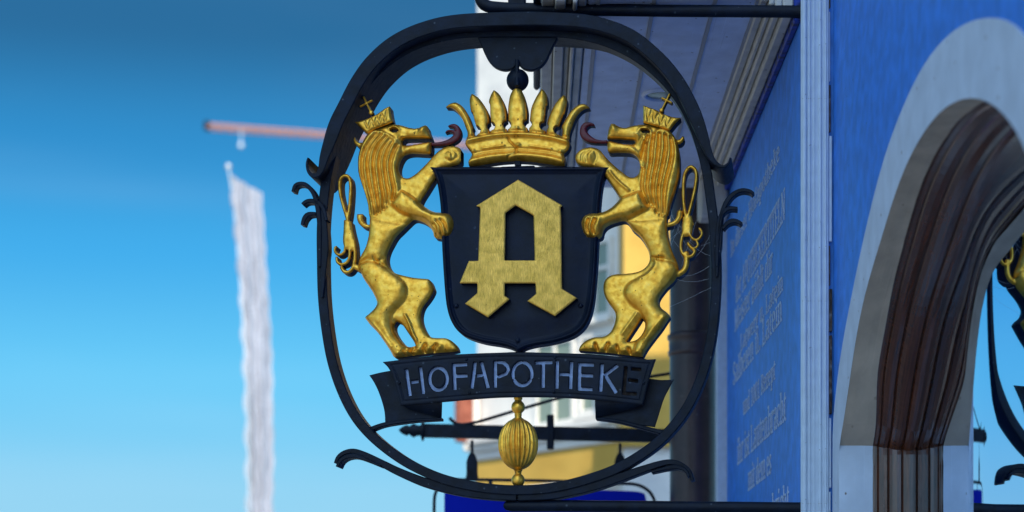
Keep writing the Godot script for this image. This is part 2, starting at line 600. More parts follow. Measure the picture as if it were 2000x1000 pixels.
func make_materials():
	var fine_n := noise_tex(3, 0.03, 4, [], 512, true, 3.0)
	var leaf_n := noise_tex(7, 0.018, 5, [], 512, true, 5.0)
	var gold_t := gold_image()
	var gold_r := noise_tex(13, 0.02, 4, [[0.0, grey(0.28)], [1.0, grey(0.50)]], 512)
	M.gold = mat(Color(0.98, 0.92, 0.86), 1.0, 4.5, gold_t, leaf_n, 0.3, 0.8, gold_r)
	# brushed gilding of the letter: strokes run up and down
	var im := Image.create(512, 512, false, Image.FORMAT_RGB8)
	var hm := Image.create(512, 512, false, Image.FORMAT_RGB8)
	var na := FastNoiseLite.new(); na.seed = 21; na.frequency = 0.05; na.fractal_octaves = 3
	var nb := FastNoiseLite.new(); nb.seed = 22; nb.frequency = 0.01; nb.fractal_octaves = 4
	for y in 512:
		for x in 512:
			var f := na.get_noise_2d(x * 3.2, y * 0.28 + 6.0 * nb.get_noise_2d(x, y))
			var s := nb.get_noise_2d(x, y)
			var k := 0.94 + 0.11 * f + 0.14 * s
			im.set_pixel(x, y, Color(0.93 * k, 0.73 * k, 0.32 * k + 0.03 * s))
			var hv := 0.5 + 0.45 * f
			hm.set_pixel(x, y, Color(hv, hv, hv))
	hm.bump_map_to_normal_map(3.0)
	M.gold_letter = mat(Color.WHITE, 0.46, 4.0, ImageTexture.create_from_image(im), ImageTexture.create_from_image(hm), 0.8, 0.72)
	var iron_t := paint_image(31, 512, Color(0.042, 0.082, 0.14), 0.7, 60, Color(0.03, 0.035, 0.05), 90, 45, Color(0.34, 0.37, 0.40))
	M.iron = mat(Color.WHITE, 0.5, 2.2, iron_t, fine_n, 0.35)
	var shield_t := paint_image(32, 512, Color(0.02, 0.07, 0.15), 0.5, 30, Color(0.03, 0.04, 0.06), 60, 10, Color(0.22, 0.26, 0.33))
	M.shield = mat(Color.WHITE, 0.45, 1.6, shield_t, fine_n, 0.22)
	for k in [M.iron, M.shield]: k.metallic_specular = 0.3
	M.tongue = mat(Color(0.42, 0.03, 0.08), 0.45, 8.0, noise_tex(17, 0.03, 3, [[0.0, grey(0.7)], [1.0, grey(1.0)]], 256), fine_n, 0.3)
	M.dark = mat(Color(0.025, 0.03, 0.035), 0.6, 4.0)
	M.pane_back = mat(Color(0.68, 0.78, 0.96), 0.55, 6.0, noise_tex(41, 0.02, 4, [[0.0, grey(0.82)], [1.0, grey(1.0)]], 256))
	M.pane_back.backlight = Color(0.9, 0.9, 0.92)
	# walls
	var plaster_n := noise_tex(5, 0.02, 5, [], 512, true, 4.0)
	M.blue = mat(Color.WHITE, 0.55, 0.9, paint_image(51, 1024, Color(0.19, 0.49, 0.86), 0.20, 55, Color(0.05, 0.10, 0.16), 200, 4, Color(0.4, 0.5, 0.62)), plaster_n, 0.16, 0.0, null, true)
	M.white_paint = mat(Color.WHITE, 0.5, 1.6, paint_image(52, 1024, Color(0.72, 0.78, 0.85), 0.08, 70, Color(0.28, 0.24, 0.2), 150, 0, Color.WHITE), plaster_n, 0.2, 0.0, null, true)
	M.plaster = mat(Color.WHITE, 0.8, 1.1, paint_image(53, 512, Color(0.74, 0.79, 0.86), 0.10, 40, Color(0.35, 0.28, 0.24), 40, 0, Color.WHITE), plaster_n, 0.25, 0.0, null, true)
	M.bounce_plaster = mat(Color.WHITE, 0.85, 1.1, paint_image(54, 512, Color(0.70, 0.64, 0.58), 0.22, 30, Color(0.4, 0.33, 0.28), 30, 0, Color.WHITE), plaster_n, 0.4, 0.0, null, true)  # reveal plaster, warm bounce from the ground put into its colour
	var wood_im := Image.create(512, 512, false, Image.FORMAT_RGB8)
	for y in 512:
		for x in 512:
			var f := na.get_noise_2d(x * 2.0 + 9.0 * nb.get_noise_2d(y * 0.6, x), y * 0.12)
			var k := clampf(0.85 + 0.38 * f, 0.4, 1.4)
			wood_im.set_pixel(x, y, Color(0.36 * k, 0.19 * k, 0.11 * k))
	M.wood = mat(Color.WHITE, 0.24, 1.8, ImageTexture.create_from_image(wood_im), fine_n, 0.15, 0.0, null, true)
	M.wood.clearcoat_enabled = true
	M.wood.clearcoat = 0.5
	M.wood.clearcoat_roughness = 0.2
	var gl := StandardMaterial3D.new()
	gl.albedo_color = Color(0.74, 0.84, 0.94)
	gl.metallic = 1.0
	gl.roughness = 0.02
	M.mirror_glass = gl
	M.soffit = mat(Color.WHITE, 0.6, 1.2, paint_image(55, 512, Color(0.76, 0.81, 0.90), 0.12, 35, Color(0.3, 0.28, 0.26), 40, 0, Color.WHITE), plaster_n, 0.2, 0.0, null, true)
	M.cream = mat(Color.WHITE, 0.6, 1.2, paint_image(56, 512, Color(0.72, 0.71, 0.68), 0.2, 50, Color(0.34, 0.28, 0.22), 80, 0, Color.WHITE), plaster_n, 0.25, 0.0, null, true)
	M.seam = mat(Color(0.64, 0.64, 0.64), 0.7, 2.0)
	M.blue_line = mat(Color(0.06, 0.22, 0.62), 0.6, 3.0, noise_tex(61, 0.02, 4, [[0.2, grey(0.4)], [0.6, grey(1.0)]], 256), null, 1.0, 0.0, null, true)
	M.raw = mat(Color.WHITE, 0.8, 3.0, noise_tex(62, 0.03, 4, [[0.0, Color(0.06, 0.05, 0.05)], [0.5, Color(0.22, 0.16, 0.13)], [1.0, Color(0.5, 0.52, 0.54)]], 256), plaster_n, 0.5, 0.0, null, true)
	M.lettering = mat(Color(0.72, 0.80, 0.92), 0.7, 6.0, noise_tex(63, 0.03, 4, [[0.25, grey(0.7)], [0.5, grey(1.0)]], 256))
	M.pipe = mat(Color.WHITE, 0.38, 1.5, paint_image(57, 512, Color(0.23, 0.165, 0.165), 0.5, 40, Color(0.06, 0.05, 0.05), 80, 10, Color(0.4, 0.38, 0.38)), fine_n, 0.25, 0.0, null, true)
	M.far_white = mat(Color.WHITE, 0.85, 0.3, noise_tex(71, 0.01, 5, [[0.0, grey(0.76)], [1.0, Color(0.92, 0.91, 0.88)]], 512), plaster_n, 0.4, 0.0, null, true)
	M.far_yellow = mat(Color.WHITE, 0.85, 0.3, noise_tex(72, 0.01, 5, [[0.0, Color(0.70, 0.56, 0.24)], [1.0, Color(0.80, 0.66, 0.32)]], 512), plaster_n, 0.4, 0.0, null, true)
	M.far_red = mat(Color.WHITE, 0.85, 1.0, noise_tex(73, 0.03, 4, [[0.0, Color(0.42, 0.20, 0.15)], [1.0, Color(0.66, 0.40, 0.32)]], 256), null, 1.0, 0.0, null, true)
	M.far_glass = mat(Color(0.50, 0.55, 0.50), 0.12, 1.0)
	M.roof = mat(Color.WHITE, 0.85, 1.0, noise_tex(74, 0.03, 4, [[0.0, Color(0.30, 0.16, 0.11)], [1.0, Color(0.55, 0.30, 0.2)]], 256), null, 1.0, 0.0, null, true)
	M.board_blue = mat(Color(0.0, 0.10, 0.62), 0.6, 2.0)
	M.board_blue.metallic_specular = 0.2
	M.cloth = mat(Color.WHITE, 0.85, 3.0, noise_tex(75, 0.02, 4, [[0.0, Color(0.54, 0.56, 0.62)], [1.0, Color(0.70, 0.72, 0.77)]], 256), fine_n, 0.3)
	M.cloth.backlight = Color(0.3, 0.3, 0.31)
	M.pole_metal = mat(Color(0.80, 0.82, 0.84), 0.25, 3.0, null, null, 1.0, 0.7)
	M.crane_red = mat(Color.WHITE, 0.55, 0.5, noise_tex(76, 0.03, 4, [[0.0, Color(0.58, 0.38, 0.32)], [1.0, Color(0.72, 0.54, 0.48)]], 256), null, 1.0, 0.0, null, true)
	M.street = mat(Color.WHITE, 0.9, 0.35, noise_tex(77, 0.03, 5, [[0.0, Color(0.50, 0.50, 0.50)], [1.0, Color(0.62, 0.62, 0.61)]], 512), plaster_n, 1.0, 0.0, null, true)
	M.web = mat(Color(0.78, 0.80, 0.82), 0.7, 4.0)

# ------------------------------------------------------------------ sky
func make_sky() -> Sky:
	# elevation (degrees) -> linear colour
	var stops := [[-90.0, Color(0.16, 0.15, 0.14)], [-1.0, Color(0.42, 0.46, 0.48)], [1.0, Color(0.40, 0.62, 0.74)], [4.2, Color(0.24, 0.53, 0.72)], [8.0, Color(0.115, 0.48, 0.76)],
		[11.5, Color(0.046, 0.34, 0.68)], [14.5, Color(0.026, 0.225, 0.50)], [17.5, Color(0.02, 0.125, 0.28)], [22.0, Color(0.02, 0.115, 0.265)], [40.0, Color(0.026, 0.125, 0.28)], [90.0, Color(0.032, 0.14, 0.31)]]
	var w := 1024
	var h := 512
	var im := Image.create(w, h, false, Image.FORMAT_RGBF)
	var nz := FastNoiseLite.new(); nz.seed = 5; nz.frequency = 1.6; nz.fractal_octaves = 4
	for y in h:
		var el := 90.0 - (y + 0.5) / h * 180.0
		var c: Color = stops[stops.size() - 1][1]
		for k in stops.size() - 1:
			if el >= stops[k][0] and el <= stops[k + 1][0]:
				var t: float = (el - stops[k][0]) / (stops[k + 1][0] - stops[k][0])
				c = stops[k][1].lerp(stops[k + 1][1], smoothstep(0.0, 1.0, t) * 0.35 + t * 0.65)
		for x in w:
			var az := x * TAU / w
			# thin high haze drawn out along the horizon
			var s := clampf(nz.get_noise_3d(cos(az) * 1.4, sin(az) * 1.4, el * 0.28) + 0.12, 0.0, 1.0)
			var m := s * clampf((el + 1.0) / 3.0, 0.0, 1.0) * clampf((24.0 - el) / 18.0, 0.0, 1.0) * 0.07
			var q := c.lerp(Color(0.75, 0.84, 0.88), m)
			# the sky grows whiter and brighter towards the sun, which stands behind the photographer
			var dirv := Vector3(sin(az) * cos(deg_to_rad(el)), sin(deg_to_rad(el)), -cos(az) * cos(deg_to_rad(el)))
			if el > 0.0:
				var cs := dirv.dot(SUN.normalized())
				var gl := pow(clampf(cs * 0.5 + 0.5, 0.0, 1.0), 6.0)
				q += Color(0.68, 0.88, 1.10) * gl * 1.9
			im.set_pixel(x, y, q)
	var pm := PanoramaSkyMaterial.new()
	pm.panorama = ImageTexture.create_from_image(im)
	pm.energy_multiplier = 1.0
	var sky := Sky.new()
	sky.sky_material = pm
	return sky

# ================================================================== scene
func _ready():
	# camera: level, lens shifted up and a little to the left
	var cam := Camera3D.new()
	cam.name = "camera"
	var att := CameraAttributesPhysical.new()
	att.frustum_focal_length = 91.0
	att.exposure_aperture = 3.0
	att.frustum_focus_distance = SIGN_D - 0.02
	att.frustum_near = 0.1
	att.frustum_far = 900.0
	cam.attributes = att
	cam.near = 0.1
	cam.far = 900.0
	cam.projection = Camera3D.PROJECTION_FRUSTUM
	cam.size = 2.0 * 500.0 / F * cam.near
	cam.frustum_offset = Vector2((1000.0 - VX) / F, (VY - 500.0) / F) * cam.near
	cam.position = Vector3(0, EYE, 0)
	add_child(cam)
	cam.current = true
	# sky, exposure
	var env := Environment.new()
	env.background_mode = Environment.BG_SKY
	env.sky = make_sky()
	env.tonemap_mode = Environment.TONE_MAPPER_LINEAR
	env.tonemap_exposure = 1.25
	env.sdfgi_enabled = true
	env.ssao_enabled = true
	env.ssil_enabled = true
	var we := WorldEnvironment.new()
	we.name = "world_environment"
	we.environment = env
	add_child(we)
	# sun: behind the photographer, just to the right, so the pharmacy shades its own wall and sign
	var sun := DirectionalLight3D.new()
	sun.name = "sun"
	sun.light_energy = 1.5
	sun.light_color = Color(1.0, 0.95, 0.86)
	sun.light_angular_distance = 0.5
	sun.shadow_enabled = true
	add_child(sun)
	sun.look_at_from_position(SUN * 50.0, Vector3.ZERO)

	sign_c = Vector3((1010 - VX) / F * SIGN_D, (VY - 500) / F * SIGN_D, -SIGN_D)
	make_materials()
	print("materials")
	build_setting()
	print("setting")
	build_pharmacy()
	build_window()
	build_inscription()
	print("pharmacy")
	build_background()
	build_second_sign()
	print("background")
	build_sign()
	print("sign")

# ------------------------------------------------------------------ ground
func build_setting():
	var b := Builder.new()
	b.quad(Vector3(-600, 0, 300), Vector3(600, 0, 300), Vector3(600, 0, -700), Vector3(-600, 0, -700))
	structure("ground", b, M.street)

# ------------------------------------------------------------------ the pharmacy building on the right
const ARCH_OUT := [6.009, 0.60, 5.978, 0.802, 5.80, 0.946, 5.615, 1.064, 5.51, 1.131, 5.16, 1.304, 4.909, 1.363, 4.65, 1.401, 4.388, 1.391, 4.204, 1.364, 3.99, 1.311, 3.837, 1.261, 3.677, 1.193, 3.50, 1.05, 3.36, 0.86, 3.30, 0.60]
const ARCH_IN := [5.878, 0.634, 5.706, 0.766, 5.597, 0.898, 5.399, 1.023, 5.238, 1.075, 4.909, 1.201, 4.65, 1.236, 4.472, 1.241, 4.308, 1.224, 4.106, 1.181, 3.967, 1.136, 3.88, 1.098, 3.70, 1.0, 3.55, 0.86, 3.44, 0.634]
var arch_out: PackedVector2Array
var arch_in: PackedVector2Array

func build_pharmacy():
	var out := pp(ARCH_OUT)
	arch_out = spline(out, false, 0.06, 80.0)
	arch_in = relax(spline(pp(ARCH_IN), false, 0.06, 80.0))
	arch_out = relax(arch_out)
	var house := thing("pharmacy_building", "blue painted pharmacy building with white trim and overhanging bay", "building", Vector3(WALL_X, 0, -4.6))
	var off := house.position
	var lw := func(x, y, z) -> Vector3: return Vector3(x, y, z) - off
	# wall with the arched opening: z from +9 back to -STEP_D, 10 m high
	var b := Builder.new()
	var top := 10.0
	var zs: Array = []
	var a := arch_out
	b.quad(lw.call(WALL_X, 0, -STEP_D), lw.call(WALL_X, 0, -a[0].x), lw.call(WALL_X, top, -a[0].x), lw.call(WALL_X, top, -STEP_D))
	for i in a.size() - 1:
		b.quad(lw.call(WALL_X, EYE + a[i].y, -a[i].x), lw.call(WALL_X, EYE + a[i + 1].y, -a[i + 1].x), lw.call(WALL_X, top, -a[i + 1].x), lw.call(WALL_X, top, -a[i].x))
	var e := a[a.size() - 1]
	b.quad(lw.call(WALL_X, 0, -e.x), lw.call(WALL_X, 0, 9), lw.call(WALL_X, top, 9), lw.call(WALL_X, top, -e.x))
	b.quad(lw.call(WALL_X, 0, -a[0].x), lw.call(WALL_X, 0, -e.x), lw.call(WALL_X, 0.75, -e.x), lw.call(WALL_X, 0.75, -a[0].x))
	b.quad(lw.call(WALL_X, 0, 9), lw.call(WALL_X + 8, 0, 9), lw.call(WALL_X + 8, top, 9), lw.call(WALL_X, top, 9))
	b.quad(lw.call(WALL_X, top, 9), lw.call(WALL_X + 8, top, 9), lw.call(WALL_X + 8, top, -8.39), lw.call(WALL_X, top, -8.39))
	b.quad(lw.call(WALL_X + 8, 0, -8.39), lw.call(WALL_X, 0, -8.39), lw.call(WALL_X, top, -8.39), lw.call(WALL_X + 8, top, -8.39))
	b.quad(lw.call(WALL_X + 8, 0, 9), lw.call(WALL_X + 8, 0, -8.39), lw.call(WALL_X + 8, top, -8.39), lw.call(WALL_X + 8, top, 9))
	obj("wall", b, M.blue, house)
	# inside the window: dark room back wall so the shell is closed
	b = Builder.new()
	b.box(lw.call(1.6, 0.1, -6.3), lw.call(1.64, 3.4, -3.0))
	obj("inner_wall", b, M.plaster, house)
	# projecting wall that carries the inscription
	b = Builder.new()
	b.box(lw.call(TEXT_X, 0, -8.39), lw.call(WALL_X + 0.3, EYE + 2.05, -STEP_D - 0.012))
	obj("inscription_wall", b, M.blue, house)
	# upright moulding over the step: a board with rounded beads, facing the street
	var f := Builder.new()
	f.box(lw.call(TEXT_X - 0.006, 0.05, -STEP_D - 0.010), lw.call(WALL_X - 0.015, 9.5, -STEP_D + 0.010), 0.004)
	var mould := obj("corner_board", f, M.white_paint, house)
	for q in [[TEXT_X + 0.004, 0.0075], [TEXT_X + 0.019, 0.005], [TEXT_X + 0.034, 0.003], [TEXT_X + 0.052, 0.0055], [WALL_X - 0.026, 0.004]]:
		var t := Builder.new()
		t.tube(PackedVector3Array([lw.call(q[0], 0.06, -STEP_D + 0.010), lw.call(q[0], 9.4, -STEP_D + 0.010)]), q[1], 14)
		obj("bead", t, M.white_paint, mould)
	# broken joint between the board and the wall: short lengths of old putty and bare timber
	var rng := RandomNumberGenerator.new(); rng.seed = 4
	var y := 1.8
	while y < 4.2:
		var l := rng.randf_range(0.12, 0.34)
		var t := Builder.new()
		var w := rng.randf_range(0.003, 0.011)
		t.box(lw.call(WALL_X - 0.0145, y, -STEP_D - 0.008), lw.call(WALL_X - 0.0145 + w, y + l - 0.012, -STEP_D + rng.randf_range(0.0, 0.008)), 0.0015)
		obj("joint_filler", t, M.white_paint if rng.randf() < 0.55 else M.raw, house)
		y += l
	# far end: white corner strip, dark joint
	b = Builder.new()
	b.box(lw.call(TEXT_X - 0.045, 0.0, -8.47), lw.call(TEXT_X + 0.01, EYE + 2.0, -8.40), 0.006)
	obj("corner_strip", b, M.white_paint, house)
	# overhanging bay: boards of its underside, mouldings, recessed lamp
	var sy := EYE + 2.05
	b = Builder.new()
	b.box(lw.call(0.02, sy + 0.05, -8.42), lw.call(TEXT_X + 0.1, 7.5, -STEP_D - 0.03))
	var bay := obj("bay", b, M.soffit, house)
	var xs := [0.165, 0.2, 0.375, 0.566, 0.70]
	for i in 4:
		b = Builder.new()
		b.box(lw.call(xs[i] + 0.003, sy, -8.39), lw.call(xs[i + 1] - 0.003, sy + 0.046, -STEP_D - 0.035), 0.004)
		obj("board", b, M.soffit, bay)
		b = Builder.new()
		b.box(lw.call(xs[i + 1] - 0.006, sy - 0.004, -8.38), lw.call(xs[i + 1] + 0.006, sy - 0.0006, -STEP_D - 0.04))
		obj("cover_strip", b, M.seam, bay)
	# left edge moulding: stepped
	for q in [[0.022, 0.062, 0.0], [0.064, 0.098, -0.012], [0.100, 0.118, 0.004], [0.120, 0.134, -0.018], [0.136, 0.163, -0.006]]:
		b = Builder.new()
		b.box(lw.call(q[0], sy + q[2], -8.40), lw.call(q[1], sy + 0.048, -STEP_D - 0.032), 0.004)
		obj("edge_moulding", b, M.cream, bay)
	# cove at the wall
	for q in [[0.703, 0.730, -0.010], [0.731, 0.748, -0.026], [0.749, 0.772, -0.040], [0.773, 0.806, -0.058]]:
		b = Builder.new()
		b.box(lw.call(q[0], sy + q[2], -8.385), lw.call(q[1], sy + 0.047, -STEP_D - 0.034), 0.005)
		obj("cove_moulding", b, M.cream, bay)
	b = Builder.new()
	b.box(lw.call(0.807, sy - 0.075, -8.38), lw.call(TEXT_X - 0.0005, sy + 0.045, -STEP_D - 0.036), 0.004)
	obj("blue_fillet", b, M.blue_line, bay)
	# bay end: fascia below the boards at the far end
	b = Builder.new()
	b.box(lw.call(0.03, sy - 0.02, -8.45), lw.call(TEXT_X, sy + 0.05, -8.392), 0.005)
	obj("end_moulding", b, M.soffit, bay)
	# recessed downlight
	var r := thing("recessed_lamp", "round recessed lamp with a pale rim set in the bay's grey underside", "lamp", Vector3(0.466, sy, -7.1))
	b = Builder.new()
	var ring := PackedVector3Array()
	for k in 33: ring.append(Vector3(cos(TAU * k / 32) * 0.066, -0.004, sin(TAU * k / 32) * 0.066))
	b.tube(ring, 0.009, 8, false)
	obj("rim", b, M.soffit, r)
	b = Builder.new()
	b.lathe(Vector3.ZERO, PackedVector2Array([Vector2(0.062, -0.003), Vector2(0.05, -0.0045), Vector2(0.02, -0.006), Vector2(0.001, -0.0062)]), 24)
	obj("lens", b, M.far_glass, r)
	# gutter box on the bay's outer edge
	var gt := thing("gutter_pipe", "dark green iron pipe running along the outer edge of the white bay", "pipe", Vector3(0.008, sy + 0.02, -7.1))
	b = Builder.new()
	b.tube(PackedVector3Array([Vector3(0, 0, 0), Vector3(0, 0, 0.02), Vector3(0, 0, 1.0)]), [0.008, 0.012, 0.012], 12)
	obj("pipe", b, M.iron, gt)
	# white console under the far corner of the bay
	b = Builder.new()
	b.box(lw.call(0.70, sy - 0.19, -8.385), lw.call(TEXT_X - 0.004, sy - 0.022, -8.26), 0.012)
	obj("console", b, M.cream, house)

# the plaster reveal is deepest at the jambs and shallower in the crown of the arch
func reveal_x(h: float) -> float:
	if h < 0.634: return WALL_X + 0.092
	return WALL_X + lerpf(0.092, 0.068, smoothstep(0.634, 0.85, h)) - 0.020 * smoothstep(0.9, 1.2, h)

func relax(p: PackedVector2Array) -> PackedVector2Array:
	p = resample(p, 60)
	for k in 12:
		var q := p.duplicate()
		for i in range(3, p.size() - 3): q[i] = (p[i - 1] + p[i] * 2.0 + p[i + 1]) / 4.0
		p = q
	return p

func build_window():
	var w := thing("arched_window", "arched shop window with white surround, dark wood frame and mirroring pane", "window", Vector3(WALL_X, 0, -4.65))
	var off := w.position
	var L := func(x, h, d) -> Vector3: return Vector3(x, EYE + h, -d) - off
	var low := -0.85
	# flat white band on the wall, 5 mm proud; follows outer and inner arch lines
	var o := PackedVector2Array([Vector2(arch_out[0].x, low)]); o.append_array(arch_out); o.append(Vector2(arch_out[arch_out.size() - 1].x, low))
	var n := PackedVector2Array([Vector2(arch_in[0].x, low)]); n.append_array(arch_in); n.append(Vector2(arch_in[arch_in.size() - 1].x, low))
	var m := 96
	var ro := resample(o, m)
	var ri := resample(n, m)
	var b := Builder.new()
	for i in m - 1:
		var x := WALL_X - 0.005
		b.quad(L.call(x, ro[i].y, ro[i].x), L.call(x, ri[i].y, ri[i].x), L.call(x, ri[i + 1].y, ri[i + 1].x), L.call(x, ro[i + 1].y, ro[i + 1].x))
		b.quad(L.call(WALL_X + 0.002, ro[i].y, ro[i].x), L.call(x, ro[i].y, ro[i].x), L.call(x, ro[i + 1].y, ro[i + 1].x), L.call(WALL_X + 0.002, ro[i + 1].y, ro[i + 1].x))
	obj("surround", b, M.plaster, w)
	# reveal: white up to the springing, in the arch coloured with warm light bounced off the ground; from the wall face 10 cm in
	var spring_a := n.size()
	var jamb := Builder.new()
	var soff := Builder.new()
	var nz := FastNoiseLite.new(); nz.seed = 9; nz.frequency = 9.0
	var fine := PackedVector2Array()
	for i in n.size() - 1:
		var k := maxi(1, int(n[i].distance_to(n[i + 1]) / 0.03))
		for j in k: fine.append(n[i].lerp(n[i + 1], float(j) / k))
	fine.append(n[n.size() - 1])
	var cen := Vector2(4.65, 0.3)
	for i in fine.size() - 1:
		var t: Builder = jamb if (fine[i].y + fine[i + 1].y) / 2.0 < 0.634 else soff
		for s in 4:
			var q: Array = []
			for c in [[i, s], [i, s + 1], [i + 1, s + 1], [i + 1, s]]:
				var p := fine[c[0]]
				var u: float = c[1] / 4.0
				var din := (cen - p).normalized() * (0.004 * u + nz.get_noise_2d(p.x * 1.5 + p.y * 1.5, u * 0.3) * 0.006 * (1.0 if c[1] == 4 else 0.4))
				q.append(L.call(lerpf(WALL_X - 0.005, reveal_x(p.y) + 0.004, u), p.y + din.y, p.x + din.x))
			t.quad(q[3], q[2], q[1], q[0])
	obj("jamb_reveal", jamb, M.plaster, w)
	obj("arch_reveal", soff, M.bounce_plaster, w)
	# wood frame: stepped and rounded moulding from the reveal to the pane
	var prof := [[1.0255, 0.0], [1.0255, 0.006], [1.034, 0.008], [1.040, 0.014], [1.043, 0.010], [1.046, 0.018], [1.056, 0.027], [1.066, 0.029], [1.070, 0.022], [1.073, 0.030], [1.080, 0.040], [1.092, 0.047], [1.102, 0.046], [1.106, 0.038], [1.109, 0.046], [1.116, 0.052], [1.1245, 0.054], [1.283, 0.056]]
	var frame := Builder.new()
	var lowframe := Builder.new()
	for i in fine.size() - 1:
		for s in prof.size() - 1:
			var q: Array = []
			for c in [[i, s], [i, s + 1], [i + 1, s + 1], [i + 1, s]]:
				var p := fine[c[0]]
				var t := (fine[mini(c[0] + 1, fine.size() - 1)] - fine[maxi(c[0] - 1, 0)]).normalized()
				var nn := Vector2(-t.y, t.x)
				if nn.dot(cen - p) < 0.0: nn = -nn
				p += nn * (prof[c[1]][1] * 0.7 - 0.004)
				q.append(L.call(lerpf(reveal_x(fine[c[0]].y), 1.1265, (prof[c[1]][0] - 1.0255) / 0.099), p.y, p.x))
			var tb: Builder = lowframe if fine[i].y < 0.62 else frame
			tb.quad(q[3], q[2], q[1], q[0])
	var fr := obj("arch_frame", frame, M.wood, w)
	obj("post_frame", lowframe, M.wood, w)
	# block where arch and posts meet
	# pane: flat by the far jamb, bend added to steer the sign's reflection
	b = Builder.new()
	var gx := 1.1275 - WALL_X
	var prev := Vector3.ZERO
	var prev_n := Vector3.ZERO
	for i in 66:
		var d := 5.94 - i * 0.04
		var sl := 0.119 * smoothstep(0.0, 1.0, clampf((5.12 - d) / 0.30, 0.0, 1.0))
		if i > 0: gx += sl * 0.04
		var p := Vector3(gx, 0.76, 4.65 - d)
		var nn := Vector3(-1, 0, sl).normalized()
		if i > 0: b.quad_n(prev, p, p + Vector3(0, 2.35, 0), prev + Vector3(0, 2.35, 0), prev_n, nn, nn, prev_n)
		prev = p; prev_n = nn
	obj("pane", b, M.mirror_glass, w)
	# sill below the frame
	b = Builder.new()
	b.box(Vector3(-0.06, 0.68, -1.42), Vector3(0.25, 0.76, 1.40), 0.01)
	obj("sill", b, M.plaster, w)

func resample(p: PackedVector2Array, m: int) -> PackedVector2Array:
	var len_ := PackedFloat32Array([0.0])
	for i in p.size() - 1: len_.append(len_[i] + p[i].distance_to(p[i + 1]))
	var r := PackedVector2Array()
	var k := 0
	for i in m:
		var t := len_[len_.size() - 1] * i / (m - 1)
		while k < p.size() - 2 and len_[k + 1] < t: k += 1
		r.append(p[k].lerp(p[k + 1], clampf((t - len_[k]) / maxf(len_[k + 1] - len_[k], 1e-6), 0, 1)))
	return r

func build_inscription():
	var t := thing("wall_inscription", "faded cream lettering painted in slanting-looking rows on the blue wall beside the bay", "inscription", Vector3(TEXT_X, EYE, -7.2))
	var font := SystemFont.new()
	font.font_names = PackedStringArray(["Droid Serif"])
	# [text, far end x, y at far end, near end x, size]
	var rows := [["In dieser Hofapotheke", 1428.0, 505.0, 1523.0, 0.100], ["der APOTHEKERTITELN", 1438.0, 585.0, 1534.0, 0.115], ["Meister zählt dir", 1436.0, 640.0, 1510.0, 0.100], ["Latwerg u. Latein", 1447.0, 690.0, 1530.0, 0.100],
		["Salbeien u. Latein", 1433.0, 745.0, 1528.0, 0.105], ["und 1001 Rezept", 1452.0, 815.0, 1515.0, 0.105], ["ihr ist Lautenbracht", 1441.0, 900.0, 1536.0, 0.115], ["mit dem es", 1462.0, 950.0, 1507.0, 0.105], ["der Lautenbricht", 1458.0, 1040.0, 1542.0, 0.110]]
	for r in rows:
		var d0: float = TEXT_X * F / (r[1] - VX)
		var d1: float = TEXT_X * F / (r[3] - VX)
		var y0: float = (VY - r[2]) * d0 / F
		var tm := TextMesh.new()
		tm.text = r[0]
		tm.font = font
		tm.font_size = 32
		tm.pixel_size = 0.004
		tm.depth = 0.0016
		tm.curve_step = 3.0
		tm.horizontal_alignment = HORIZONTAL_ALIGNMENT_LEFT
		var o := obj("line", tm, M.lettering, t)
		var bb := tm.get_aabb()
		var k: float = (d0 - d1) / bb.size.x
		var ky: float = r[4] / bb.size.y * 0.95
		o.rotation.y = -PI / 2
		o.scale = Vector3(k, ky, 1)
		o.position = Vector3(-0.0018, y0 - bb.position.y * ky - 0.02, -d0 + 7.2 - bb.position.x * k)

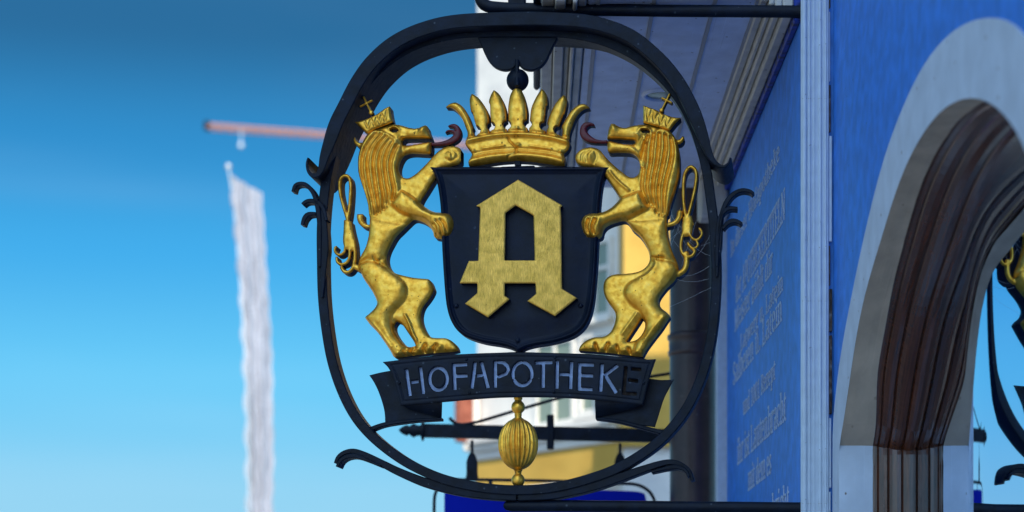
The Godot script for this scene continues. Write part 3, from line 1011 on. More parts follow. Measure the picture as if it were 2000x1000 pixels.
# ------------------------------------------------------------------ what lies behind
func build_background():
	var b := Builder.new()
	# downpipe
	var t := thing("downpipe", "thick dark brown downpipe at the far end of the blue wall", "pipe", Vector3(0.696, 0, -8.56))
	b.tube(PackedVector3Array([Vector3(0, 0, 0), Vector3(0, 5.2, 0)]), 0.101, 28)
	obj("pipe", b, M.pipe, t)
	b = Builder.new()
	var cy := EYE + (VY - 670) * 8.5 / F
	b.lathe(Vector3(0, cy, 0), PackedVector2Array([Vector2(0.101, -0.05), Vector2(0.108, -0.045), Vector2(0.11, -0.03), Vector2(0.104, -0.022), Vector2(0.106, 0.0), Vector2(0.104, 0.018), Vector2(0.112, 0.026), Vector2(0.112, 0.042), Vector2(0.101, 0.05)]), 28)
	obj("collar", b, M.pipe, t)
	# far white house, its front turned away to the left
	var dirx := Vector3(0.6, 0, 0.8)
	var hn := thing("far_white_house", "tall sunlit white house with yellow frieze behind the sign", "house", Vector3(0.8, 0, -18.0), atan2(-0.8, 0.6))
	# local x runs from the far left end (-2.308) to the right end (0); local z points to the street
	b = Builder.new()
	b.box(Vector3(-2.308, 0, -5), Vector3(0.6, 12.0, 0))
	obj("wall", b, M.far_white, hn)
	b = Builder.new()
	b.box(Vector3(-2.30, EYE + 1.66, -0.1), Vector3(0.03, EYE + 1.975, 0.03), 0.01)
	obj("frieze", b, M.far_yellow, hn)
	var k := 0
	for q in [[1.977, 2.06, 0.06], [2.062, 2.13, 0.11], [2.132, 2.20, 0.17]]:
		b = Builder.new()
		b.box(Vector3(-2.30 - q[2] * 0.2, EYE + q[0], -0.1), Vector3(0.03, EYE + q[1], q[2]), 0.008)
		obj("cornice", b, M.far_white, hn)
	b = Builder.new()
	b.box(Vector3(-2.30, EYE + 1.56, -0.1), Vector3(0.03, EYE + 1.655, 0.06), 0.01)
	obj("string_course", b, M.far_white, hn)
	for q in [[-1.25, -0.72, 2.26, 3.0], [-0.55, -0.16, 2.32, 2.98], [-0.55, -0.16, 3.2, 3.85], [-1.25, -0.72, 3.3, 4.3]]:
		window_part(hn, q[0], q[1], EYE + q[2], EYE + q[3], 0.0)
	# gable roof far above
	b = Builder.new()
	b.box(Vector3(-2.5, 12.0, -5.2), Vector3(0.7, 12.3, 0.25), 0.02)
	obj("roof", b, M.roof, hn)
	# small oriel on its left corner
	var corner := Vector3(0.8 - 0.6 * 2.308, 0, -18.0 - 0.8 * 2.308)
	var ob := Builder.new()
	var oy0 := EYE + (VY - 868) * 19.9 / F
	var oy1 := EYE + (VY - 770) * 19.9 / F
	ob.box(Vector3(-2.34, oy0, 0.002), Vector3(-2.24, oy1, 0.27), 0.02)
	var orl := obj("oriel", ob, M.far_red, hn)
	ob = Builder.new()
	ob.box(Vector3(-2.239, oy0 + 0.05, 0.03), Vector3(-2.225, oy1 - 0.06, 0.10))
	obj("oriel_frame", ob, M.far_white, orl)
	ob = Builder.new()
	ob.box(Vector3(-2.36, oy1, 0.002), Vector3(-2.22, oy1 + 0.05, 0.29), 0.01)
	obj("oriel_roof", ob, M.far_white, orl)
	ob = Builder.new()
	ob.box(Vector3(-2.32, oy0 - 0.09, 0.002), Vector3(-2.26, oy0, 0.18), 0.02)
	obj("oriel_foot", ob, M.far_white, orl)
	# yellow house to its right
	var yh := thing("far_yellow_house", "yellow house with pale ground floor beyond the brown downpipe", "house", Vector3(0.78, 0, -17.0))
	b = Builder.new()
	b.box(Vector3(0.0, EYE + 1.85, -3), Vector3(4.0, 6.4, 0))
	obj("upper_wall", b, M.far_yellow, yh)
	b = Builder.new()
	b.box(Vector3(0.004, 0, -2.9), Vector3(3.99, EYE + 1.85, -0.02))
	obj("ground_floor_wall", b, M.far_white, yh)
	b = Builder.new()
	b.box(Vector3(-0.03, EYE + 1.82, -3), Vector3(4.0, EYE + 1.9, 0.05), 0.01)
	obj("string_course", b, M.far_yellow, yh)
	b = Builder.new()
	b.box(Vector3(-0.06, 6.4, -3.1), Vector3(4.1, 6.55, 0.12), 0.02)
	obj("roof", b, M.roof, yh)
	window_part(yh, 0.9, 1.5, EYE + 2.3, EYE + 3.5, 0.0)
	# banner flag
	banner()
	crane()

func window_part(parent: Node, x0: float, x1: float, y0: float, y1: float, z: float):
	var b := Builder.new()
	b.box(Vector3(x0, y0, z - 0.02), Vector3(x1, y1, z + 0.012))
	var win := obj("window", b, M.far_glass, parent)
	for q in [[x0 - 0.05, x0, y0 - 0.05, y1 + 0.05], [x1, x1 + 0.05, y0 - 0.05, y1 + 0.05], [x0, x1, y0 - 0.05, y0], [x0, x1, y1, y1 + 0.05], [(x0 + x1) / 2 - 0.02, (x0 + x1) / 2 + 0.02, y0, y1], [x0, x1, lerpf(y0, y1, 0.62), lerpf(y0, y1, 0.62) + 0.04]]:
		b = Builder.new()
		b.box(Vector3(q[0], q[2], z - 0.01), Vector3(q[1], q[3], z + 0.035), 0.006)
		obj("frame_bar", b, M.far_white, win)
	b = Builder.new()
	b.box(Vector3(x0 - 0.08, y0 - 0.10, z), Vector3(x1 + 0.08, y0 - 0.052, z + 0.09), 0.01)
	obj("sill", b, M.far_white, win)

func banner():
	var d := 40.0
	var base := wp(482, 1000, d)
	var t := thing("banner_flag", "long white banner flag hanging from a bowed pole against the sky", "flag", Vector3(base.x, 0, -d))
	# pole: bowed, from the ground to its tip
	var pts: Array = [[484, 1330], [482, 1150], [481, 1000], [478, 800], [470, 640], [460, 500], [449, 380], [440, 327]]
	var path := PackedVector3Array()
	var rad: Array = []
	var p2 := PackedVector2Array()
	for q in pts:
		var w := wp(q[0] + 6, q[1], d) - t.position
		p2.append(Vector2(w.x, w.y))
	p2.insert(0, Vector2(p2[0].x + 0.01, 0.0))
	var sm := spline(p2, false, 0.4, 170)
	for i in sm.size():
		path.append(Vector3(sm[i].x, sm[i].y, 0))
		rad.append(lerpf(0.06, 0.02, float(i) / sm.size()))
	var b := Builder.new()
	b.tube(path, rad, 12)
	obj("pole", b, M.pole_metal, t)
	b = Builder.new()
	b.lathe(Vector3(p2[p2.size() - 1].x, p2[p2.size() - 1].y + 0.02, 0), PackedVector2Array([Vector2(0.001, 0.07), Vector2(0.05, 0.05), Vector2(0.07, 0.0), Vector2(0.05, -0.05), Vector2(0.001, -0.07)]), 16)
	obj("finial", b, M.pole_metal, t)
	# cloth: left edge follows the pole, deep vertical folds, 4 mm hem
	var left := spline(pp([448, 340, 456, 420, 465, 520, 472, 640, 477, 760, 480, 880, 482, 1000, 483, 1120, 484, 1200]), false, 8.0, 170)
	var right := spline(pp([508, 372, 513, 440, 520, 550, 527, 660, 532, 780, 534, 900, 534, 1000, 535, 1120, 536, 1190]), false, 8.0, 170)
	var m := 110
	var nu := 34
	var rl := resample(left, m)
	var rr := resample(right, m)
	var nz := FastNoiseLite.new(); nz.seed = 77; nz.frequency = 0.9
	var vv: Array = []
	for i in m:
		var row: Array = []
		for j in nu:
			var u := float(j) / (nu - 1)
			var q := rl[i].lerp(rr[i], u)
			var edge := sin(i * 0.75) * 2.6 * (1.0 - u) + sin(i * 0.9 + 1.0) * 1.2 * u
			var w := wp(q.x + edge, q.y + sin(u * PI) * 4.0 * (1.0 if i == 0 else 0.0), d) - t.position
			var fold := sin(u * 17.0 + i * 0.03 + 2.0 * nz.get_noise_2d(i * 0.03, u)) * 0.09 + nz.get_noise_2d(u * 2.0, i * 0.04) * 0.10 + sin(u * 5.0 - i * 0.02) * 0.10
			row.append(Vector3(w.x, w.y, fold * smoothstep(0.0, 0.15, u) + 0.01))
		vv.append(row)
	b = Builder.new()
	for i in m:
		for j in nu:
			var p: Vector3 = vv[i][j]
			var du: Vector3 = vv[i][mini(j + 1, nu - 1)] - vv[i][maxi(j - 1, 0)]
			var dv: Vector3 = vv[mini(i + 1, m - 1)][j] - vv[maxi(i - 1, 0)][j]
			b.v.append(p); b.n.append(dv.cross(du).normalized())
	for i in m - 1:
		for j in nu - 1:
			var k := i * nu + j
			b.ix.append_array(PackedInt32Array([k, k + 1, k + nu, k + 1, k + nu + 1, k + nu]))
	obj("cloth", b, M.cloth, t)

func crane():
	var d := 120.0
	var tip := wp(404, 246, d)
	var root := wp(1000, 290, d + 5.0)
	var t := thing("tower_crane", "distant red tower crane whose jib reaches out above the banner", "crane", Vector3(root.x, 0, root.z))
	var a := tip - t.position
	var z := root - t.position
	var b := Builder.new()
	var up := Vector3(0, 0.15, 0)
	var side := (z - a).normalized().cross(Vector3.UP).normalized() * 0.34
	for o in [side - up, -side - up, up]:
		b.tube(PackedVector3Array([a + o, z + o]), 0.055, 6)
	var n := 26
	for i in n:
		var p := a.lerp(z, float(i) / n)
		var q := a.lerp(z, (i + 0.5) / n)
		var r := a.lerp(z, (i + 1.0) / n)
		for s in [side - up, -side - up]:
			b.tube(PackedVector3Array([p + s, q + up, r + s]), 0.045, 5)
		b.tube(PackedVector3Array([p + side - up, p - side - up]), 0.04, 5)
	obj("jib", b, M.crane_red, t)
	b = Builder.new()
	b.box(a + Vector3(-0.15, -0.25, -0.3), a + Vector3(0.2, 0.25, 0.3), 0.05)
	obj("jib_end", b, M.iron, t)
	b = Builder.new()
	var hk := wp(471, 262, d) - t.position
	b.tube(PackedVector3Array([hk + Vector3(0, 0.3, 0), hk + Vector3(0, -0.6, 0)]), 0.05, 6)
	b.box(hk + Vector3(-0.16, -0.85, -0.15), hk + Vector3(0.16, -0.55, 0.15), 0.06)
	obj("hook_block", b, M.pole_metal, t)
	b = Builder.new()
	var mw := 0.8
	for s in [[-1, -1], [1, -1], [1, 1], [-1, 1]]:
		b.tube(PackedVector3Array([Vector3(s[0] * mw, 0, s[1] * mw), Vector3(s[0] * mw, z.y + 4.0, s[1] * mw)]), 0.1, 6)
	for i in 18:
		var y0 := i * 2.0
		b.tube(PackedVector3Array([Vector3(-mw, y0, mw), Vector3(mw, y0 + 2.0, mw)]), 0.06, 5)
		b.tube(PackedVector3Array([Vector3(mw, y0, -mw), Vector3(mw, y0 + 2.0, mw)]), 0.06, 5)
		b.tube(PackedVector3Array([Vector3(-mw, y0, -mw), Vector3(mw, y0 + 2.0, -mw)]), 0.06, 5)
	obj("mast", b, M.crane_red, t)

# ------------------------------------------------------------------ the neighbour's sign behind
func build_second_sign():
	var d := 8.75
	var k := d / F
	var base := wp(1063, 960, d)
	var t := thing("shop_sign", "dark iron bracket holding a blue board, hanging out beyond the lion sign", "sign", Vector3(base.x, base.y, -d))
	var L := func(x, y, z := 0.0) -> Vector3: return wp(x, y, d) - t.position + Vector3(0, 0, z)
	var b := Builder.new()
	var p0: Vector3 = L.call(828, 861)
	var p1: Vector3 = L.call(1316, 836)
	# square bar
	var tb := Builder.new()
	var hx := 0.018
	var a: Vector3 = L.call(822, 841)
	var c: Vector3 = L.call(1320, 852)
	var dx := (c - a).normalized()
	var dy := Vector3(-dx.y, dx.x, 0)
	var hh := 13.0 * k
	for s in [[-1, -1, 1, -1], [1, -1, 1, 1], [1, 1, -1, 1], [-1, 1, -1, -1]]:
		var e0: Vector3 = dy * (s[0] * hh) + Vector3(0, 0, s[1] * hx)
		var e1: Vector3 = dy * (s[2] * hh) + Vector3(0, 0, s[3] * hx)
		tb.quad(a + e1, c + e1, c + e0, a + e0)
	obj("bar", tb, M.iron, t)
	# turned finial at the tip
	var prof := [[828, 20], [824, 20], [822, 10], [814, 11], [808, 14], [803, 11], [799, 8], [795, 11], [790, 9], [784, 6], [779, 1]]
	var path := PackedVector3Array(); var rad: Array = []
	for q in prof:
		path.append(L.call(q[0], 841.0 - (822 - q[0]) * 0.02)); rad.append(q[1] * k)
	b = Builder.new(); b.tube(path, rad, 14)
	obj("finial", b, M.iron, t)
	b = Builder.new()
	b.box(L.call(1068, 877, -0.03), L.call(1082, 811, 0.03), 0.004)
	obj("clamp", b, M.iron, t)
	# thin stay rod
	var sp3 := PackedVector3Array()
	for q in spline(pp([878, 816, 888, 826, 905, 829, 940, 822, 1000, 804, 1090, 778, 1200, 748, 1318, 728]), false, 8.0, 170):
		sp3.append(L.call(q.x, q.y))
	b = Builder.new(); b.tube(sp3, 3.2 * k, 8)
	obj("stay_rod", b, M.iron, t)
	# two hangers
	for x in [922.0, 1211.0]:
		b = Builder.new()
		var y0 := 862.0 if x < 1000.0 else 868.0
		b.tube(PackedVector3Array([L.call(x, y0 - 2), L.call(x, 895)]), 3.0 * k, 8)
		var out := PackedVector2Array()
		for q in [[-3, 884], [-8, 892], [-11, 902], [-11, 925], [-13, 938], [13, 938], [11, 925], [11, 902], [8, 892], [3, 884]]:
			out.append(Vector2(x + q[0], q[1]))
		var tri := Geometry2D.triangulate_polygon(out)
		for i in range(0, tri.size(), 3):
			for z in [0.008, -0.008]:
				b.tri(L.call(out[tri[i]].x, out[tri[i]].y, z), L.call(out[tri[i + 1]].x, out[tri[i + 1]].y, z), L.call(out[tri[i + 2]].x, out[tri[i + 2]].y, z))
		for i in out.size():
			var q := out[i]; var r := out[(i + 1) % out.size()]
			b.quad(L.call(q.x, q.y, 0.008), L.call(q.x, q.y, -0.008), L.call(r.x, r.y, -0.008), L.call(r.x, r.y, 0.008))
		obj("hanger", b, M.iron, t)
	# tubular frame round the board
	var fp := PackedVector3Array()
	for q in spline(pp([848, 1180, 848, 985, 851, 962, 862, 946, 880, 938, 920, 937, 1010, 938, 1100, 940, 1200, 944, 1240, 946, 1262, 955, 1275, 970, 1280, 990, 1281, 1180]), false, 6.0, 100):
		fp.append(L.call(q.x, q.y))
	b = Builder.new(); b.tube(fp, 3.2 * k, 8)
	obj("tube_frame", b, M.iron, t)
	b = Builder.new()
	b.box(L.call(954, 954, -0.01), L.call(962, 938, 0.01), 0.003)
	obj("clip", b, M.iron, t)
	b = Builder.new()
	b.box(L.call(1170, 956, -0.01), L.call(1178, 941, 0.01), 0.003)
	obj("clip", b, M.iron, t)
	var out2 := spline(pp([868, 1180, 868, 968, 870, 956, 880, 951, 960, 952, 1140, 957, 1240, 960, 1256, 964, 1262, 978, 1263, 1180]), true, 6.0, 50)
	b = Builder.new()
	var tri2 := Geometry2D.triangulate_polygon(out2)
	for i in range(0, tri2.size(), 3):
		b.tri(L.call(out2[tri2[i]].x, out2[tri2[i]].y, 0.012), L.call(out2[tri2[i + 1]].x, out2[tri2[i + 1]].y, 0.012), L.call(out2[tri2[i + 2]].x, out2[tri2[i + 2]].y, 0.012))
		b.tri(L.call(out2[tri2[i]].x, out2[tri2[i]].y, -0.012), L.call(out2[tri2[i + 2]].x, out2[tri2[i + 2]].y, -0.012), L.call(out2[tri2[i + 1]].x, out2[tri2[i + 1]].y, -0.012))
	for i in out2.size():
		var q := out2[i]; var r := out2[(i + 1) % out2.size()]
		b.quad(L.call(q.x, q.y, 0.012), L.call(q.x, q.y, -0.012), L.call(r.x, r.y, -0.012), L.call(r.x, r.y, 0.012))
	obj("board", b, M.board_blue, t)

# ------------------------------------------------------------------ the lion sign
func build_sign():
	sign_root = thing("hanging_sign", "wrought iron hanging sign with two crowned gold lions holding a shield", "sign", sign_c + Vector3(0, EYE, 0), -SIGN_YAW)
	build_ironwork()
	build_shield()
	build_crown()
	build_ribbon()
	build_orb()
	print("lions")
	build_lion(true)
	build_lion(false)
	build_cobweb()

func iron_strap(called: String, p: PackedVector2Array, t, z0: float, z1: float, parent: Node = null) -> MeshInstance3D:
	var b := Builder.new()
	strap(b, p, t, z0, z1)
	return obj(called, b, M.iron, parent if parent else sign_root)

func build_ironwork():
	# oval band
	var oval := spline(pp([1010, 62, 1100, 64, 1180, 80, 1250, 115, 1310, 170, 1350, 235, 1375, 310, 1388, 390, 1396, 460, 1399, 530, 1396, 600, 1387, 670, 1370, 735, 1342, 795, 1308, 840, 1270, 875, 1210, 912, 1150, 935, 1080, 952, 1010, 957,
		940, 952, 870, 937, 810, 912, 762, 882, 720, 846, 690, 808, 666, 760, 648, 705, 637, 645, 630, 580, 628, 510, 628, 440, 634, 370, 645, 310, 665, 245, 700, 180, 750, 125, 810, 88, 880, 68, 950, 62]), true, 7.0, 100)
	var b := Builder.new()
	strap(b, oval, 9.5, 8, -30, 1.6, true)
	var ov := obj("oval_band", b, M.iron, sign_root)
	# broad hood band over the upper half with rolled ends
	var hood := spline(pp([602, 308, 599, 318, 601, 332, 609, 342, 620, 341, 628, 326, 633, 306, 642, 280, 656, 240, 672, 208, 697, 160, 727, 119, 770, 82, 826, 56, 895, 41, 1010, 36, 1090, 37, 1160, 44, 1228, 68, 1282, 110, 1320, 154, 1347, 201, 1366, 246, 1381, 289, 1390, 309, 1401, 321, 1413, 325, 1423, 318, 1427, 308]), false, 6.0, 100)
	var th: Array = []
	for i in hood.size():
		var e := minf(i, hood.size() - 1 - i) / 22.0
		th.append(lerpf(2.0, 13.5, smoothstep(0.0, 1.0, clampf(e * 0.75, 0, 1))))
	iron_strap("hood_band", hood, th, 42, -92)
	# second band along the bottom, its ends splitting into leaves
	for q in [[[655, 905, 660, 893, 672, 884, 690, 881, 712, 888, 740, 902, 780, 922, 830, 942, 890, 957, 950, 965, 1008, 968]], [[1352, 938, 1347, 922, 1336, 911, 1318, 903, 1296, 904, 1262, 914, 1210, 932, 1150, 951, 1080, 965, 1012, 968]]]:
		var p := spline(pp(q[0]), false, 6.0, 100)
		iron_strap("bottom_band", p, taper(p.size(), 3.5, 9.0, 10.0), 4, -34)
	for q in [[658, 912, 664, 900, 676, 892, 694, 890, 716, 898, 742, 910], [1345, 930, 1338, 918, 1322, 912, 1302, 914, 1272, 922]]:
		var p := spline(pp(q), false, 5.0, 100)
		iron_strap("bottom_leaf", p, taper(p.size(), 3.0, 4.5, 2.0), 14, -24)
	# leaf sprays at the sides
	for q in [[572, 374, 576, 362, 586, 358, 598, 361, 610, 374, 617, 392, 622, 420, 624, 460, 624, 520], [590, 399, 598, 393, 610, 392, 624, 398, 632, 410, 637, 430], [590, 439, 594, 426, 602, 418, 616, 417],
			[1471, 378, 1464, 373, 1450, 371, 1436, 376, 1424, 387, 1415, 402, 1408, 424, 1403, 460], [1440, 407, 1430, 406, 1420, 408, 1411, 416, 1404, 432, 1401, 470, 1400, 520], [1448, 437, 1440, 432, 1430, 431, 1420, 436, 1412, 446]]:
		var p := spline(pp(q), false, 4.0, 120)
		iron_strap("spray_leaf", p, taper(p.size(), 3.4, 4.8, 3.2), 16, -10)
	for q in [[629, 400, 632, 430, 634, 470, 632, 520, 629, 580], [1409, 420, 1405, 450, 1401, 490, 1400, 540]]:
		var p := spline(pp(q), false, 5.0, 120)
		iron_strap("spray_stem", p, taper(p.size(), 4.0, 8.0, 2.0), 14, -14)
	# bracket bars from the wall
	b = Builder.new()
	var path := PackedVector3Array(); var rad: Array = []
	var curl := spline(pp([934, -18, 934, -6, 940, 4, 952, 12, 970, 15, 1010, 17, 1100, 18, 1300, 21, 1450, 22, 1572, 23]), false, 10.0, 120)
	for i in curl.size():
		path.append(sp(curl[i], -12.0)); rad.append(lerpf(5.0, 12.0, clampf(i / 5.0, 0, 1)) * S)
	b.tube(path, rad, 10)
	obj("upper_bracket", b, M.iron, sign_root)
	b = Builder.new()
	path = PackedVector3Array(); rad = []
	for q in [[984, 986], [988, 987], [1000, 988], [1100, 988], [1200, 989], [1400, 991], [1590, 993]]:
		path.append(sp(Vector2(q[0], q[1]), -12.0)); rad.append((4.0 if q[0] < 985 else (9.0 if q[0] < 990 else 11.5)) * S)
	b.tube(path, rad, 14)
	obj("lower_bracket", b, M.iron, sign_root)
	b = Builder.new()
	b.box(sp(Vector2(1004, 975), -20.0), sp(Vector2(1040, 960), -4.0), 0.003)
	obj("lower_clamp", b, M.iron, sign_root)
	b = Builder.new()
	b.box(sp(Vector2(995, 30), -24.0) , sp(Vector2(1025, -20), -4.0), 0.003)
	obj("upper_clamp", b, M.iron, sign_root)
	# hanging plate below the hood
	var pl := spline(pp([925, 60, 938, 84, 946, 104, 955, 120, 968, 132, 985, 137, 1000, 134, 1011, 126, 1022, 134, 1037, 137, 1053, 132, 1066, 119, 1074, 102, 1082, 86, 1096, 60]), true, 4.0, 80)
	b = Builder.new()
	plate(b, pl, 2, -10, 1.5)
	var hp := obj("hanging_plate", b, M.iron, sign_root)
	b = Builder.new()
	var ball := PackedVector2Array()
	for i in 13: ball.append(Vector2(maxf(0.0005, sin(PI * i / 12.0) * 22.0 * S), cos(PI * i / 12.0) * 22.0 * S))
	b.lathe(sp(Vector2(1011, 157), -4.0), ball, 24)
	obj("ball", b, M.iron, hp)
	b = Builder.new()
	b.tube(PackedVector3Array([sp(Vector2(1010, 118), 6.0), sp(Vector2(1010, 168), 18.0)]), 4.5 * S, 10)
	obj("rod", b, M.iron, hp)
	# rail the shield and lions are riveted to
	iron_strap("cross_rail", pp([770, 708, 860, 697, 1012, 691, 1150, 695, 1262, 705]), 4.0, -6, -22)

func build_shield():
	var out := spline(pp([838, 326, 1012, 326, 1192, 326, 1181, 342, 1175, 368, 1171, 410, 1168, 470, 1164, 540, 1157, 600, 1145, 633, 1122, 655, 1085, 668, 1045, 675, 1024, 681, 1012, 689, 1000, 681, 980, 675, 940, 668, 905, 655, 885, 634, 873, 600, 867, 540, 863, 470, 861, 410, 856, 368, 849, 342]), true, 5.0, 55)
	var g := Grid.new(Vector2(832, 320), Vector2(1198, 694), 2.0)
	var a := g.sdf([out], 60.0)
	var h := g.flat(0.0)
	for i in h.size():
		var d := a[i]
		if d <= 0.0: continue
		var rim := 6.5 * exp(-pow((d - 5.0) / 3.6, 2.0)) + 2.2 * exp(-pow((d - 11.0) / 1.6, 2.0))
		h[i] = rim + 5.0 * smoothstep(8.0, 60.0, d)
	var r := relief(g, a, h, 6, -26)
	var sh := obj("shield", r[0], M.shield, sign_root)
	obj("shield_back", r[1], M.shield, sh)
	var b := Builder.new()
	for q in [[891, 597], [1134, 597], [1011, 664]]:
		var t := Builder.new()
		dome(t, sp(Vector2(q[0], q[1]), 8.0), 5.0 * S, 3.0 * S)
		obj("rivet", t, M.shield, sh)
	t_box(sh, "top_tab", Vector2(980, 330), Vector2(1044, 323), -8, 2)
	t_box(sh, "top_tab", Vector2(1005, 324), Vector2(1017, 312), -8, 2)
	# gilded black-letter A
	var A := pp([1012, 351, 1099, 401.5, 1094.5, 405, 1096, 420, 1097.7, 564, 1127, 582, 1084, 617.5, 1030, 588, 1047, 574, 1046, 553.5, 986, 553.5, 986, 578, 995.5, 584, 953.4, 620, 908, 593, 932, 572.6, 932.4, 553.5, 897.4, 553.5, 915.6, 509.6, 934, 509.6, 938, 405, 930, 402])
	var hole := pp([987.5, 416, 1007, 401, 1042.2, 421, 1044.5, 508.5, 986, 508.5])
	# split into two simple outlines joined along the apex and through the crossbar
	var left := pp([1012, 351, 1007, 401, 987.5, 416, 986, 508.5, 1016, 508.5, 1016, 553.5, 986, 553.5, 986, 578, 995.5, 584, 953.4, 620, 908, 593, 932, 572.6, 932.4, 553.5, 897.4, 553.5, 915.6, 509.6, 934, 509.6, 938, 405, 930, 402])
	var g2 := Grid.new(Vector2(892, 345), Vector2(1132, 625), 1.5)
	var a2 := g2.sdf([A, hole], 10.0)
	var h2 := g2.flat(0.0)
	for i in h2.size():
		if a2[i] > 0.0: h2[i] = minf(a2[i], 1.8)
	var r2 := relief(g2, a2, h2, 30, 6)
	var lt := obj("letter", r2[0], M.gold_letter, sh)
	obj("letter_side", r2[1], M.shield, sh)

func t_box(parent: Node, called: String, p: Vector2, q: Vector2, z1: float, z0: float):
	var b := Builder.new()
	var lo := sp(p, z0); var hi := sp(q, z0)
	b.box(Vector3(lo.x, lo.y, z1 * S), Vector3(hi.x, hi.y, z0 * S), 0.0015)
	obj(called, b, M.iron, parent)

func build_crown():
	var O := [860.0, 150.0, 3.333]
	var Zc := func(a: Array) -> PackedVector2Array: return zz(860, 150, 3.333, a)
	var leaves := [
		[33, 200, 60, 178, 90, 168, 120, 175, 155, 205, 185, 255, 205, 305, 222, 350, 222, 400, 170, 410, 178, 370, 165, 330, 140, 270, 105, 225, 75, 203, 55, 200],
		[205, 110, 240, 130, 268, 160, 300, 210, 318, 262, 322, 400, 245, 410, 225, 320, 213, 275, 198, 215, 191, 150],
		[348, 85, 385, 115, 412, 165, 430, 225, 434, 268, 434, 390, 326, 395, 323, 285, 318, 225, 318, 150],
		[495, 57, 530, 90, 552, 150, 566, 215, 568, 268, 568, 385, 440, 385, 440, 268, 441, 210, 452, 130, 470, 90],
		[660, 78, 690, 112, 698, 165, 694, 230, 690, 285, 684, 395, 574, 390, 584, 270, 594, 200, 625, 130],
		[805, 118, 825, 150, 820, 205, 800, 275, 782, 330, 770, 410, 690, 400, 696, 300, 712, 250, 735, 200, 768, 148],
		[976, 205, 945, 180, 915, 178, 880, 195, 850, 225, 820, 270, 790, 325, 795, 350, 790, 400, 842, 410, 845, 370, 862, 320, 885, 265, 915, 228, 945, 210]]
	var band := [168, 395, 250, 380, 335, 368, 420, 358, 500, 352, 580, 358, 670, 368, 760, 380, 845, 398, 838, 415, 846, 440, 832, 478, 803, 505, 815, 550, 812, 582, 760, 580, 700, 570, 600, 556, 500, 550, 400, 556, 300, 570, 240, 580, 186, 583, 190, 545, 205, 505, 183, 470, 163, 440, 172, 415]
	var g := Grid.new(Vector2(866, 163), Vector2(1157, 329), 1.4)
	var a := g.flat(-100.0)
	var h := g.flat(0.0)
	for l in leaves:
		var d := g.sdf([spline(Zc.call(l), true, 3.0, 60)], 16.0)
		h = g.inflate(h, d, 0.0, 13.0, 9.0)
		a = g.union(a, d)
	var bd := g.sdf([spline(Zc.call(band), true, 4.0, 60)], 16.0)
	h = g.inflate(h, bd, 0.0, 6.0, 7.0)
	a = g.union(a, bd)
	# round eyelets between the points and the slits above them
	for q in [[237, 350], [332, 325], [437, 315], [570, 308], [677, 325], [768, 350]]:
		a = g.cut(a, g.stroke(Zc.call([q[0], q[1], q[0] + 1, q[1] + 1]), 7.6, 20.0))
	for q in [[205, 235, 232, 335], [318, 175, 326, 310], [436, 185, 437, 300], [573, 185, 571, 295], [695, 195, 682, 310], [808, 250, 775, 335]]:
		a = g.cut(a, g.stroke(Zc.call(q), 1.5, 12.0))
	# rolled ribs of the band
	for q in [[[172, 425, 300, 398, 400, 385, 500, 381, 600, 385, 720, 402, 838, 432], 4.2, 7.0], [[195, 560, 300, 535, 400, 522, 500, 518, 600, 522, 720, 538, 808, 562], 6.0, 9.0]]:
		var p := spline(Zc.call(q[0]), false, 5.0, 170)
		h = g.groove(h, p, q[1], -q[2])
	for q in [[200, 508, 300, 488, 400, 476, 500, 472, 600, 476, 720, 490, 805, 510], [168, 398, 330, 372, 500, 357, 670, 372, 842, 402]]:
		h = g.groove(h, spline(Zc.call(q), false, 5.0, 170), 1.8, 2.5)
	for q in [[275, 473, 420, 452], [585, 455, 725, 475]]:
		h = g.groove(h, Zc.call(q), 1.6, -3.0)
	for q in [[215, 490], [510, 448], [785, 492]]:
		h = g.bump(h, Zc.call(q)[0], Vector2(5, 4.5), 0.0, 4.0)
	h = g.bump(h, Zc.call([503, 340])[0], Vector2(4.4, 4.0), 0.0, 3.5)
	# crack
	var crack := Zc.call([440, 395, 458, 430, 495, 465, 500, 495, 490, 510, 450, 525, 442, 548])
	h = g.groove(h, crack, 1.0, 6.0)
	h = g.blur(h)
	var r := relief(g, a, h, 0, -24)
	var c := obj("crown", r[0], M.gold, sign_root)
	obj("crown_back", r[1], M.iron, c)

